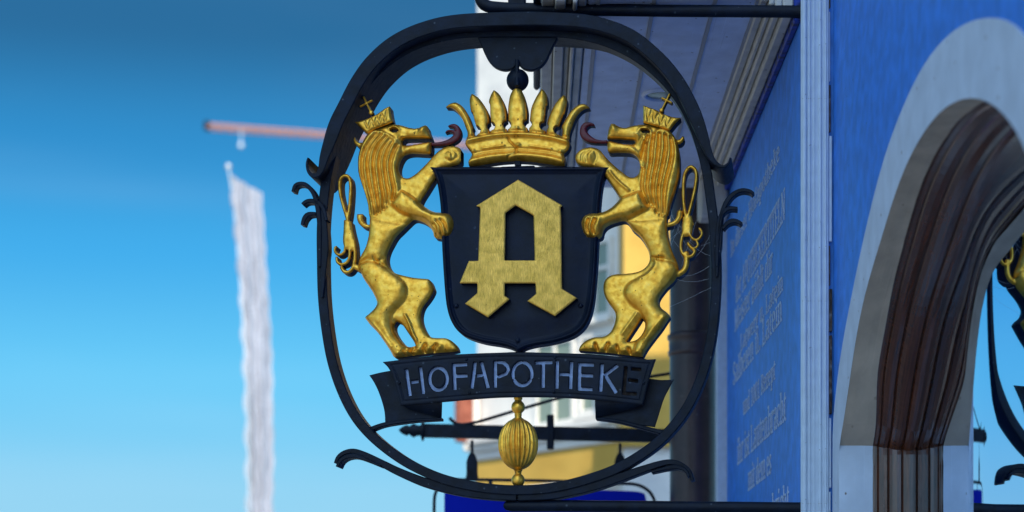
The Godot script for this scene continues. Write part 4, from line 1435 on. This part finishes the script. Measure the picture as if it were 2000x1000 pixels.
func build_ribbon():
	var panel := spline(pp([747, 707, 796, 701.5, 860, 695, 935, 690, 1010, 688.5, 1068, 689.5, 1136, 692, 1204, 697, 1258, 702, 1281, 701, 1268.6, 738, 1255.7, 791, 1204, 785, 1160, 780.7, 1081.6, 776, 1010, 775.5, 952, 777.5, 863, 785, 782.5, 792, 773.6, 756, 762, 724]), true, 6.0, 45)
	var g := Grid.new(Vector2(742, 684), Vector2(1286, 797), 1.35)
	var a := g.sdf([panel], 12.0)
	var edge := a.duplicate()
	var w := 3.4
	var strokes := [[793.6, 722, 800.6, 772], [821, 718, 827, 768], [803.5, 746.4, 816, 745], [886.4, 714.4, 888.4, 760], [884.6, 713.2, 911, 711.8], [893, 734.6, 911.5, 733.6], [928, 708.6, 921.6, 757], [940, 708, 952.8, 756.6], [931.5, 733.6, 940.6, 733],
		[967.2, 706, 967.2, 755.5], [974, 707.4, 983, 708, 990.5, 714, 992.5, 722, 988, 730, 974.6, 735.4], [1046.5, 708.6, 1077.5, 707.6], [1061, 710, 1060.5, 755.6], [1088.4, 705.5, 1087.6, 757.6], [1116.2, 707.4, 1114.2, 758], [1094, 730.7, 1109.5, 731.4],
		[1132, 710, 1131.2, 760.6], [1133, 711.7, 1158.6, 712.7], [1137.6, 733, 1157, 734], [1131, 759.6, 1155.5, 760.4], [1176, 712, 1173, 763.4], [1205.4, 714.6, 1181.5, 732.6], [1183.8, 735.4, 1203, 766.4], [1222.6, 717, 1218, 770], [1234.6, 720.5, 1250.6, 722], [1228.8, 742.3, 1244.6, 744.3], [1220.5, 768.8, 1242, 769.6]]
	# the two round letters are cut in arcs with bridges left standing
	for q in [[856.0, 740.0, 17.2, 21.6, [-1.42, 0.42, 0.68, 2.52, 2.78, 4.58]], [1020.0, 730.2, 18.6, 22.6, [-1.42, 0.30, 0.60, 2.55, 2.85, 4.58]]]:
		for s in 3:
			var arc: Array = []
			for i in 13:
				var t := lerpf(q[4][s * 2], q[4][s * 2 + 1], i / 12.0)
				arc.append(q[0] + cos(t) * q[2]); arc.append(q[1] + sin(t) * q[3])
			strokes.append(arc)
	for s in strokes:
		if s.size() == 4:      # straight cut with square ends
			var p := Vector2(s[0], s[1]); var q := Vector2(s[2], s[3])
			var t := (q - p).normalized()
			var n := Vector2(-t.y, t.x) * w
			a = g.cut(a, g.sdf([PackedVector2Array([p + n - t * 1.5, q + n + t * 1.5, q - n + t * 1.5, p - n - t * 1.5])], 12.0))
		else:
			a = g.cut(a, g.stroke(pp(s), w, 12.0))
	var h := g.flat(0.0)
	for i in h.size():
		# a fine incised line runs round inside the edge; the band is slightly bellied
		h[i] = 1.0 * minf(edge[i] / 2.0, 1.0) - 1.6 * exp(-pow((edge[i] - 8.0) / 1.2, 2.0))
	var r := relief(g, a, h, 16, 9)
	var rb := obj("ribbon", r[0], M.iron, sign_root)
	obj("ribbon_back", r[1], M.iron, rb)
	# pale panel behind the cut letters, missing behind the last one
	var b := Builder.new()
	plate(b, pp([786, 716, 860, 706, 940, 701, 1010, 699.5, 1080, 700.5, 1150, 703.5, 1211, 708, 1206, 776, 1150, 771, 1080, 767, 1010, 766, 940, 768, 860, 776, 795, 782]), 8.4, 6.4, 0.3)
	obj("letter_panel", b, M.pane_back, rb)
	b = Builder.new()
	plate(b, pp([1213, 708, 1266, 712, 1248, 782, 1208, 777]), 0, -3, 0.5)
	obj("bare_panel", b, M.raw, rb)
	# folded tails
	for q in [[721, 733, 745, 727, 775, 722, 800, 740, 863, 770, 863, 787, 862, 819, 840, 819, 800, 821, 752, 826, 750, 800, 741, 770, 731, 748], [1316, 741, 1290, 742, 1262, 740, 1230, 752, 1162, 770, 1162, 782, 1163, 818, 1190, 820, 1235, 828, 1279, 834, 1285, 815, 1296, 780, 1307, 758]]:
		b = Builder.new()
		plate(b, spline(pp(q), true, 6.0, 40), -10, -14, 1.0)
		obj("tail", b, M.iron, rb)
	# fold: the cloth turns under, a bent sheet between panel and tail
	for q in [[[783, 790, 14], [863, 785, 12], [861, 816, -7], [800, 800, 3]], [[1256, 790, 14], [1162, 781, 12], [1164, 816, -7], [1230, 800, 3]]]:
		b = Builder.new()
		var c: Array = []
		for k in q: c.append(sp(Vector2(k[0], k[1]), k[2]))
		var n := 10
		for i in n:
			for j in n:
				var f := func(u: float, v: float) -> Vector3:
					var e: Vector3 = c[0].lerp(c[1], u).lerp(c[3].lerp(c[2], u), v)
					return e + Vector3(0, 0, sin(v * PI) * 5.0 * S * u)
				b.quad(f.call(float(i) / n, float(j + 1) / n), f.call(float(i + 1) / n, float(j + 1) / n), f.call(float(i + 1) / n, float(j) / n), f.call(float(i) / n, float(j) / n))
		obj("fold", b, M.iron, rb)
	# lower edge strips tying the tails to the oval
	for q in [[862, 818, 820, 820, 780, 824, 745, 830, 712, 843], [1164, 817, 1205, 822, 1250, 833, 1306, 848]]:
		var p := spline(pp(q), false, 6.0, 100)
		iron_strap("tail_edge", p, taper(p.size(), 2.4, 3.4, 4.6), -2, -26, rb)
	for q in [[780, 748], [911, 702], [917, 767], [1084, 698], [1082, 765], [1257, 748]]:
		var t := Builder.new()
		dome(t, sp(Vector2(q[0], q[1]), 17.0), 3.2 * S, 2.6 * S)
		obj("rivet", t, M.iron, rb)

func build_orb():
	var c := sp(Vector2(1012, 866), -8.0)
	var prof := PackedVector2Array()
	var add := func(r: float, y: float): prof.append(Vector2(r * S, (866.0 - y) * S))
	for q in [[8, 772], [8.5, 779], [7, 781]]: add.call(q[0], q[1])
	for i in 9: add.call(maxf(7.0, sin(PI * (i + 0.8) / 9.6) * 13.5), 795.0 - cos(PI * (i + 0.8) / 9.6) * 13.5)
	for q in [[7.2, 810], [6.6, 814], [7.8, 817], [9.5, 818.5]]: add.call(q[0], q[1])
	var f0 := prof.size()
	for i in 25:
		var t := PI * (i + 1.4) / 26.8
		add.call(sin(t) * 39.5 if i > 0 else 10.0, 867.5 - cos(t) * 51.0)
	var f1 := prof.size() - 1
	for q in [[9.0, 918], [7.0, 921], [6.5, 924]]: add.call(q[0], q[1])
	for i in 10: add.call(maxf(6.0 if i < 3 else 0.8, sin(PI * (i + 0.8) / 10.0) * 13.0), 938.0 - cos(PI * (i + 0.8) / 10.0) * 13.5)
	var b := Builder.new()
	b.lathe(c, prof, 176, 22, 0.13, f0, f1)
	obj("orb", b, M.gold, sign_root)
	b = Builder.new()
	b.box(sp(Vector2(1004, 960), -14.0), sp(Vector2(1020, 948), -2.0), 0.002)
	obj("orb_socket", b, M.iron, sign_root)

func build_lion(left: bool):
	var A := func(a: Array) -> PackedVector2Array: return zz(640 if left else 1110, 180, 3.571, a)
	var B := func(a: Array) -> PackedVector2Array: return zz(640 if left else 1110, 420, 3.571, a)
	var Q := func(a: Array) -> PackedVector2Array: return zz(560, 340, 4.545, a)
	var cat := func(parts: Array) -> PackedVector2Array:
		var r := PackedVector2Array()
		for p in parts: r.append_array(p)
		return r
	var outline: PackedVector2Array
	var hole: PackedVector2Array
	var layers: Array = []      # [polygon, base height, radius, height]
	var grooves: Array = []     # [path, width, depth]
	var bumps: Array = []       # [at, radii, turn, height]
	var strokes: Array = []     # [path, half-width, height]
	var crown_p: PackedVector2Array
	var crown_marks: Array = []
	var cross_p: Array = []
	var tongue: PackedVector2Array
	var eye: Vector2
	var extra: Array = []
	if left:
		outline = cat.call([A.call([455, 225, 520, 235, 580, 252, 630, 253, 680, 234, 697, 240, 706, 270, 718, 300, 727, 328, 660, 327, 600, 327, 540, 330, 524, 345, 526, 371, 560, 372, 620, 365, 680, 353, 724, 350, 726, 385, 722, 420, 712, 436, 650, 432, 590, 430, 545, 440, 520, 465, 503, 505, 498, 545, 510, 580, 535, 598,
			565, 600, 610, 575, 650, 540, 690, 500, 730, 455, 770, 415, 810, 388, 850, 375, 890, 378, 925, 395, 942, 430, 938, 465, 920, 500, 860, 520, 800, 540, 770, 575, 740, 620, 700, 685, 662, 745, 650, 775, 700, 815, 750, 838, 800, 843, 850, 852, 880, 885, 888, 930]),
			B.call([880, 110, 855, 155, 820, 172, 780, 165, 745, 155, 735, 120, 715, 88, 680, 58, 640, 40, 600, 36, 560, 70, 520, 110, 480, 150, 450, 200, 425, 250, 413, 300, 420, 345, 440, 378, 470, 405, 520, 420, 580, 434, 640, 442, 700, 447, 718, 460, 735, 500, 740, 525, 722, 565, 698, 600, 668, 640, 653, 685, 652, 730, 665, 775, 690, 822, 722, 852, 770, 858, 825, 860, 870, 882, 900, 915, 909, 948, 870, 955, 800, 960, 720, 965, 660, 972, 600, 980, 540, 990, 490, 996, 462, 990, 440, 950, 400, 890, 350, 820, 300, 768, 260, 715, 300, 682, 330, 652, 346, 612, 322, 550, 290, 500, 250, 440, 224, 380, 215, 340, 235, 285, 265, 230, 285, 160, 294, 80, 294, 20]),
			A.call([288, 850, 280, 780, 255, 690, 225, 600, 212, 530, 215, 460, 225, 410, 245, 355, 275, 300, 330, 262, 400, 236])])
		hole = B.call([485, 744, 466, 772, 470, 810, 500, 862, 540, 906, 572, 921, 614, 912, 600, 880, 560, 820, 522, 766])
		var mane: PackedVector2Array = A.call([290, 292, 340, 270, 400, 280, 450, 305, 490, 340, 520, 400, 528, 430, 508, 480, 497, 545, 508, 610, 512, 680, 500, 730, 445, 788, 380, 842, 312, 866, 292, 862, 280, 780, 255, 690, 225, 600, 211, 530, 214, 460, 245, 355])
		layers.append([mane, 6.0, 20.0, 12.0])
		layers.append([A.call([455, 225, 520, 235, 580, 252, 630, 253, 680, 234, 697, 240, 718, 300, 727, 328, 600, 327, 540, 330, 510, 350, 480, 300, 440, 270]), 4.0, 14.0, 9.0])
		layers.append([A.call([540, 385, 620, 365, 724, 350, 726, 385, 712, 436, 590, 430, 545, 440, 520, 430]), 3.0, 12.0, 9.0])
		layers.append([A.call([448, 790, 520, 690, 580, 725, 650, 775, 700, 815, 750, 838, 850, 852, 888, 930, 878, 985, 855, 995, 820, 1012, 745, 995, 735, 960, 715, 928, 680, 898, 600, 876, 520, 850]), 9.0, 15.0, 14.0])
		layers.append([B.call([222, 378, 240, 345, 300, 325, 350, 335, 400, 365, 440, 395, 500, 440, 545, 480, 560, 540, 540, 600, 480, 665, 452, 712, 458, 780, 490, 850, 545, 912, 600, 950, 590, 980, 490, 996, 440, 950, 350, 820, 260, 715, 330, 652, 346, 612, 290, 500]), 7.0, 22.0, 13.0])
		layers.append([B.call([215, 340, 294, 20, 560, 70, 450, 200, 413, 300, 440, 378, 380, 360, 300, 340]), 2.0, 26.0, 14.0])
		for q in [[345, 300, 275, 400, 248, 510, 262, 640, 292, 760, 306, 850], [380, 305, 312, 395, 288, 505, 302, 640, 326, 760, 338, 850], [415, 318, 352, 405, 330, 505, 342, 640, 358, 750, 365, 838], [440, 335, 390, 415, 370, 510, 384, 640, 400, 740, 393, 820], [460, 350, 428, 420, 408, 510, 422, 640, 435, 720, 420, 785], [492, 378, 464, 445, 446, 525, 460, 620, 474, 690, 456, 760]]:
			grooves.append([A.call(q), 3.0, 9.5])
		for q in [[800, 905, 830, 935, 840, 985], [770, 910, 800, 945, 805, 1000], [748, 930, 765, 960, 765, 1000]]: grooves.append([A.call(q), 1.8, 7.0])
		for q in [[600, 985, 590, 955, 610, 930], [680, 972, 672, 935, 690, 905], [745, 965, 745, 930, 765, 905], [545, 992, 540, 960, 555, 945]]: grooves.append([B.call(q), 2.0, 8.0])
		for q in [[640, 940, 18], [712, 930, 19], [790, 920, 20], [560, 965, 16], [500, 975, 13]]:
			bumps.append([B.call([q[0], q[1]])[0], Vector2(q[2], q[2] * 0.8) / 3.571, 0.0, 5.0])
		grooves.append([A.call([820, 430, 845, 415, 870, 430, 872, 460]), 1.4, 3.0])
		grooves.append([A.call([830, 470, 850, 485, 880, 478, 905, 455]), 1.4, 3.0])
		grooves.append([A.call([880, 415, 905, 430, 908, 460]), 1.4, 2.5])
		bumps.append([A.call([855, 455])[0], Vector2(11, 10), 0.0, 4.0])
		grooves.append([B.call([222, 340, 255, 325, 290, 310]), 2.0, 4.0])
		grooves.append([B.call([330, 300, 350, 335, 400, 305]), 2.0, 4.0])
		grooves.append([B.call([545, 700, 575, 760, 600, 830, 625, 880]), 2.2, -5.0])
		grooves.append([B.call([330, 770, 390, 850, 450, 930]), 3.0, -3.5])
		grooves.append([A.call([490, 335, 515, 318, 560, 322]), 2.0, -3.0])
		grooves.append([A.call([430, 262, 455, 248, 490, 256, 510, 275]), 1.7, -3.0])
		bumps.append([A.call([665, 275])[0], Vector2(7, 9), 0.3, 3.5])
		grooves.append([A.call([620, 300, 640, 270, 640, 255]), 1.8, 2.5])
		strokes = [[spline(Q.call([540, 400, 510, 300, 482, 200, 471, 110, 478, 45, 515, 14, 553, 30, 568, 90, 566, 200, 556, 320, 540, 420]), false, 4.0, 170), 3.4, 5.0],
			[spline(Q.call([600, 600, 608, 720, 592, 820, 555, 868, 512, 866, 488, 832]), false, 4.0, 170), 3.4, 5.0],
			[spline(Q.call([555, 630, 560, 720, 538, 780, 490, 803, 452, 782, 444, 745]), false, 4.0, 170), 2.9, 5.0],
			[spline(Q.call([522, 630, 512, 690, 472, 718, 438, 702, 427, 668, 438, 648]), false, 4.0, 170), 2.5, 5.0],
			[Q.call([600, 815, 650, 845]), 5.0, 4.0]]
		extra = [Q.call([508, 405, 575, 420, 590, 500, 612, 590, 618, 660, 575, 690, 520, 660, 500, 600, 505, 500]),
			A.call([190, 310, 198, 335, 215, 350, 248, 352, 246, 385, 215, 382, 190, 362, 181, 335]),
			A.call([205, 850, 248, 850, 250, 890, 268, 918, 298, 925, 296, 950, 255, 946, 220, 920, 205, 885])]
		crown_p = A.call([188, 208, 235, 200, 295, 178, 350, 150, 400, 114, 435, 98, 442, 150, 456, 208, 400, 232, 335, 258, 280, 290, 250, 268, 220, 236])
		crown_marks = [A.call([262, 210, 285, 260, 305, 190, 330, 240, 345, 175, 365, 225, 380, 155, 405, 210, 415, 130])]
		cross_p = [A.call([252, 36, 296, 128]), A.call([230, 100, 308, 60]), A.call([302, 142])[0]]
		tongue = A.call([722, 352, 790, 346, 845, 326, 878, 298, 872, 285, 848, 278, 818, 287, 832, 266, 862, 262, 889, 268, 872, 248, 836, 240, 855, 226, 888, 222, 920, 244, 932, 290, 912, 336, 862, 364, 800, 374, 722, 376])
		eye = A.call([470, 272])[0]
	else:
		outline = cat.call([A.call([520, 228, 460, 235, 400, 250, 360, 245, 320, 222, 298, 222, 284, 250, 275, 290, 270, 328, 340, 330, 420, 335, 462, 335, 466, 361, 420, 365, 360, 360, 300, 345, 274, 346, 271, 380, 275, 410, 290, 425, 340, 424, 400, 425, 440, 430, 470, 445, 490, 470, 500, 510, 495, 552, 480, 582, 450, 597,
			420, 590, 390, 570, 340, 530, 290, 485, 250, 440, 220, 405, 190, 390, 150, 385, 100, 395, 65, 420, 48, 455, 60, 495, 95, 515, 150, 525, 220, 540, 262, 592, 300, 645, 340, 705, 362, 742, 310, 800, 250, 835, 200, 845, 150, 850, 110, 868, 90, 905]),
			B.call([88, 60, 95, 100, 112, 140, 135, 164, 157, 165, 182, 174, 208, 168, 236, 150, 246, 112, 270, 82, 330, 56, 402, 46, 450, 105, 500, 150, 540, 210, 562, 262, 568, 312, 552, 350, 520, 380, 470, 400, 400, 410, 330, 414, 288, 426, 256, 456, 245, 500, 250, 550, 272, 600, 310, 650, 330, 692, 326, 740, 310, 790, 282, 828, 240, 850, 180, 854, 122, 878, 86, 910, 72, 946, 120, 950, 200, 955, 280, 962, 360, 972, 440, 982, 520, 991, 550, 935, 600, 866, 650, 802, 690, 742, 712, 708, 688, 680, 650, 650, 631, 602, 650, 560, 690, 510, 740, 460, 765, 412, 770, 370, 755, 320, 725, 250, 700, 160, 690, 80, 690, 10]),
			A.call([700, 860, 720, 780, 750, 690, 775, 590, 781, 500, 775, 420, 755, 340, 720, 285, 660, 250, 590, 230])])
		hole = B.call([516, 720, 490, 762, 450, 822, 408, 886, 462, 876, 500, 850, 530, 800, 536, 758])
		var mane: PackedVector2Array = A.call([700, 268, 640, 258, 570, 300, 520, 320, 500, 370, 515, 430, 505, 500, 495, 580, 495, 640, 500, 700, 520, 755, 570, 795, 620, 860, 665, 885, 690, 860, 720, 780, 750, 690, 775, 590, 781, 500, 775, 420, 755, 340])
		layers.append([mane, 6.0, 20.0, 12.0])
		layers.append([A.call([560, 228, 460, 235, 400, 250, 360, 245, 320, 222, 298, 222, 284, 250, 270, 328, 420, 335, 480, 340, 520, 330, 580, 280]), 4.0, 14.0, 9.0])
		layers.append([A.call([500, 420, 460, 380, 420, 365, 300, 345, 274, 346, 275, 410, 290, 425, 400, 425, 470, 445, 510, 470]), 3.0, 12.0, 9.0])
		layers.append([cat.call([A.call([560, 820, 498, 695, 440, 720, 362, 748, 310, 800, 250, 835, 150, 850, 110, 868, 90, 905]), B.call([95, 100, 135, 164, 182, 174, 236, 150, 246, 112, 270, 82, 330, 56, 402, 40])]), 9.0, 16.0, 14.0])
		layers.append([B.call([770, 385, 740, 340, 680, 320, 620, 320, 590, 370, 520, 430, 440, 468, 400, 510, 392, 560, 430, 620, 490, 670, 530, 730, 536, 770, 520, 830, 480, 880, 450, 960, 520, 991, 600, 866, 712, 708, 650, 650, 631, 602, 690, 510]), 7.0, 22.0, 13.0])
		layers.append([B.call([690, 20, 402, 46, 500, 150, 562, 262, 568, 312, 600, 340, 760, 340, 725, 250]), 2.0, 26.0, 14.0])
		for q in [[560, 318, 540, 400, 535, 500, 522, 600, 520, 690, 560, 780], [600, 300, 588, 400, 580, 500, 560, 610, 556, 700, 590, 800], [640, 300, 636, 400, 622, 510, 600, 620, 596, 720, 622, 840], [680, 310, 686, 400, 668, 510, 645, 620, 635, 720, 645, 860], [718, 330, 730, 420, 716, 520, 690, 620, 674, 720, 668, 850], [535, 360, 520, 440, 515, 520]]:
			grooves.append([A.call(q), 3.4, 10.0])
		for q in [[150, 900, 135, 950, 145, 990], [195, 900, 175, 950, 182, 995]]: grooves.append([A.call(q), 2.1, 9.0])
		for q in [[130, 920], [170, 930], [215, 930]]:
			bumps.append([A.call(q)[0], Vector2(5, 13), 0.25, 4.0])
		for q in [[205, 958, 200, 925, 190, 900], [262, 962, 268, 925, 285, 900], [350, 972, 345, 935, 340, 915], [435, 980, 430, 950, 425, 930]]: grooves.append([B.call(q), 2.0, 8.0])
		for q in [[165, 930, 19], [232, 938, 15], [300, 925, 20], [395, 945, 20], [480, 965, 17]]:
			bumps.append([B.call([q[0], q[1]])[0], Vector2(q[2], q[2] * 0.8) / 3.571, 0.0, 5.0])
		grooves.append([A.call([115, 425, 95, 450, 95, 485]), 1.5, 3.5])
		grooves.append([A.call([160, 410, 130, 440, 130, 490]), 1.5, 3.5])
		grooves.append([A.call([190, 425, 200, 460, 180, 500]), 1.5, 3.0])
		bumps.append([A.call([150, 455])[0], Vector2(8, 11), 0.2, 4.0])
		grooves.append([B.call([610, 320, 600, 370, 560, 420, 500, 450]), 2.4, -4.0])
		grooves.append([B.call([580, 300, 620, 310, 665, 310]), 2.0, 4.0])
		grooves.append([B.call([480, 690, 430, 760, 380, 830]), 3.0, -4.0])
		grooves.append([B.call([670, 720, 600, 800, 540, 880]), 3.4, -3.5])
		grooves.append([A.call([290, 560, 340, 620, 420, 690]), 2.4, -4.0])
		grooves.append([A.call([480, 350, 495, 320, 470, 300]), 2.0, -3.0])
		grooves.append([A.call([488, 290, 505, 262, 540, 255, 575, 270, 580, 290]), 1.7, -3.0])
		bumps.append([A.call([318, 265])[0], Vector2(7, 9), -0.3, 3.5])
		strokes = [[spline(A.call([825, 890, 808, 800, 802, 700, 808, 590, 832, 535, 862, 522, 888, 548, 893, 600, 880, 690, 856, 790, 832, 880]), false, 4.0, 170), 3.4, 5.0],
			[spline(B.call([835, 40, 800, 130, 785, 210, 795, 265, 830, 293, 865, 282, 882, 250, 862, 232, 838, 205]), false, 4.0, 170), 3.2, 5.0],
			[spline(B.call([850, 70, 848, 130, 868, 165, 900, 172, 928, 145, 930, 115, 915, 95]), false, 4.0, 170), 2.6, 5.0],
			[spline(B.call([835, 195, 860, 230, 890, 228, 906, 205, 898, 190]), false, 4.0, 170), 2.3, 5.0],
			[spline(B.call([822, 270, 824, 340, 806, 385, 768, 412]), false, 4.0, 170), 5.5, 5.0]]
		extra = [cat.call([A.call([800, 870, 860, 860, 880, 940]), B.call([868, 60, 862, 130, 835, 150, 800, 150, 792, 100])]),
			A.call([752, 332, 778, 328, 795, 306, 808, 312, 803, 342, 780, 362, 758, 362]),
			A.call([688, 912, 728, 900, 752, 872, 758, 835, 778, 818, 799, 834, 790, 880, 752, 924, 688, 942])]
		crown_p = A.call([522, 92, 560, 106, 610, 124, 660, 150, 710, 170, 750, 178, 788, 178, 755, 210, 725, 246, 706, 270, 660, 254, 600, 236, 522, 214])
		crown_marks = [A.call([545, 115, 558, 205, 585, 130, 600, 215, 630, 150, 645, 232, 675, 170, 690, 245, 725, 185])]
		cross_p = [A.call([706, 16, 654, 122]), A.call([656, 42, 720, 74]), A.call([650, 126])[0]]
		tongue = A.call([274, 335, 210, 333, 165, 312, 135, 282, 128, 256, 150, 236, 186, 236, 176, 220, 145, 210, 108, 216, 86, 245, 80, 285, 95, 322, 132, 346, 182, 356, 274, 358])
		eye = A.call([538, 280])[0]
	outline = spline(outline, true, 4.0, 60)
	var lo := Vector2(648, 224) if left else Vector2(1118, 224)
	var hi := Vector2(900, 702) if left else Vector2(1380, 702)
	var g := Grid.new(lo, hi, 1.6)
	var a := g.sdf([outline, spline(hole, true, 4.0, 60)], 18.0)
	var h := g.flat(0.0)
	h = g.inflate(h, a, 0.0, 13.0, 8.0)
	for l in layers:
		h = g.inflate(h, g.sdf([spline(l[0], true, 5.0, 60)], l[2] + 2.0), l[1], l[2], l[3])
	# never outside the silhouette, and always rounded over at its edge
	for i in h.size():
		if a[i] < 9.0: h[i] = minf(h[i], sqrt(maxf(a[i], 0.0)) * 7.0)
	h = g.blur(h)
	for q in grooves: h = g.groove(h, spline(q[0], false, 4.0, 170), q[1], q[2])
	for q in bumps: h = g.bump(h, q[0], q[1], q[2], q[3])
	# hammered unevenness of the carving
	var nz := FastNoiseLite.new(); nz.seed = 3 if left else 8; nz.frequency = 0.045; nz.fractal_octaves = 3
	for j in g.ny:
		for i in g.nx:
			h[j * g.nx + i] += nz.get_noise_2d(i * g.c, j * g.c) * 0.55
	for q in strokes:
		var d := g.stroke(q[0], q[1], 12.0)
		h = g.inflate(h, d, 0.0, q[1], q[2])
		a = g.union(a, d)
	for q in extra:
		var d := g.sdf([spline(q, true, 4.0, 60)], 10.0)
		h = g.inflate(h, d, 0.0, 8.0, 5.0)
		a = g.union(a, d)
	h = g.blur(h)
	var el := PackedVector2Array()
	for k in 20: el.append(eye + Vector2(cos(TAU * k / 20) * 8.4, sin(TAU * k / 20) * 3.9))
	a = g.cut(a, g.sdf([el], 10.0))
	for i in h.size(): h[i] = maxf(h[i], 0.3)
	var r := relief(g, a, h, 0, -30)
	var lion := obj("lion", r[0], M.gold, sign_root)
	lion.set_meta("label", "gold lion with its curled tail beside the %s" % ("sky-side spray of iron leaves" if left else "wall-side spray of iron leaves"))
	obj("lion_back", r[1], M.iron, lion)
	# eye: near-black dome in the cut, its colour standing for a hollow's shade
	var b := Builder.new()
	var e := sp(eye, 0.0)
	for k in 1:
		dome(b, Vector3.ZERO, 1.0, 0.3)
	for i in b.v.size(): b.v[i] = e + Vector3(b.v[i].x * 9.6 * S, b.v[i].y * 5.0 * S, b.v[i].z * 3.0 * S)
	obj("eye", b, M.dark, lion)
	# crown, cross, tongue
	var gc := Grid.new(Vector2(690, 205) if left else Vector2(1252, 202), Vector2(774, 266) if left else Vector2(1336, 260), 1.2)
	var ac := gc.sdf([spline(crown_p, true, 4.0, 40)], 10.0)
	var hc := gc.inflate(gc.flat(0.0), ac, 0.0, 6.0, 6.0)
	for q in crown_marks: hc = gc.groove(hc, q, 1.3, 3.0)
	hc = gc.blur(hc)
	var rc := relief(gc, ac, hc, 9, -22)
	var cr := obj("lion_crown", rc[0], M.gold, lion)
	obj("crown_side", rc[1], M.iron, lion)
	var gx := Grid.new(cross_p[2] + Vector2(-32, -36), cross_p[2] + Vector2(32, 8), 0.9)
	var ax := gx.stroke(cross_p[0], 2.3, 10.0)
	ax = gx.union(ax, gx.stroke(cross_p[1], 2.3, 10.0))
	ax = gx.union(ax, gx.stroke(PackedVector2Array([cross_p[2], cross_p[2] + Vector2(0.3, 0.6)]), 4.6, 10.0))
	var hx := gx.inflate(gx.flat(0.0), ax, 0.0, 3.5, 4.0)
	var rx := relief(gx, ax, hx, 6, -6)
	obj("crown_cross", rx[0], M.gold, lion)
	obj("cross_side", rx[1], M.iron, lion)
	var tl := spline(tongue, true, 3.0, 50)
	var gt := Grid.new((Vector2(838, 238) if left else Vector2(1128, 234)), (Vector2(906, 290) if left else Vector2(1192, 284)), 1.2)
	var at := gt.sdf([tl], 8.0)
	var ht := gt.inflate(gt.flat(0.0), at, 0.0, 6.0, 4.0)
	var rt := relief(gt, at, ht, 2, -16)
	obj("tongue", rt[0], M.tongue, lion)
	obj("tongue_back", rt[1], M.iron, lion)

func build_cobweb():
	var rng := RandomNumberGenerator.new(); rng.seed = 12
	var w := thing("cobweb", "thin dusty cobweb strands between a gold tail and the iron oval", "cobweb", sign_c + Vector3(0, EYE, 0), -SIGN_YAW)
	var anchors := [[1325, 540, 1385, 520], [1322, 545, 1384, 545], [1345, 470, 1388, 500], [1308, 600, 1390, 560], [1330, 520, 1360, 430], [1306, 400, 1340, 480], [1310, 420, 1345, 455], [1305, 470, 1340, 440], [1300, 500, 1330, 430], [1316, 470, 1346, 500], [1368, 480, 1392, 470], [1360, 500, 1390, 450], [1312, 455, 1330, 405], [1385, 300, 1396, 330], [1380, 290, 1402, 318]]
	for q in anchors:
		var p := PackedVector3Array()
		var s := Vector2(q[0], q[1]); var e := Vector2(q[2], q[3])
		var sag := rng.randf_range(1.0, 7.0)
		for i in 9:
			var t := i / 8.0
			p.append(sp(s.lerp(e, t) + Vector2(rng.randf_range(-0.8, 0.8), sin(t * PI) * sag + rng.randf_range(-0.8, 0.8)), rng.randf_range(-4, 4)))
		var b := Builder.new()
		b.tube(p, 0.00024, 4)
		obj("strand", b, M.web, w)
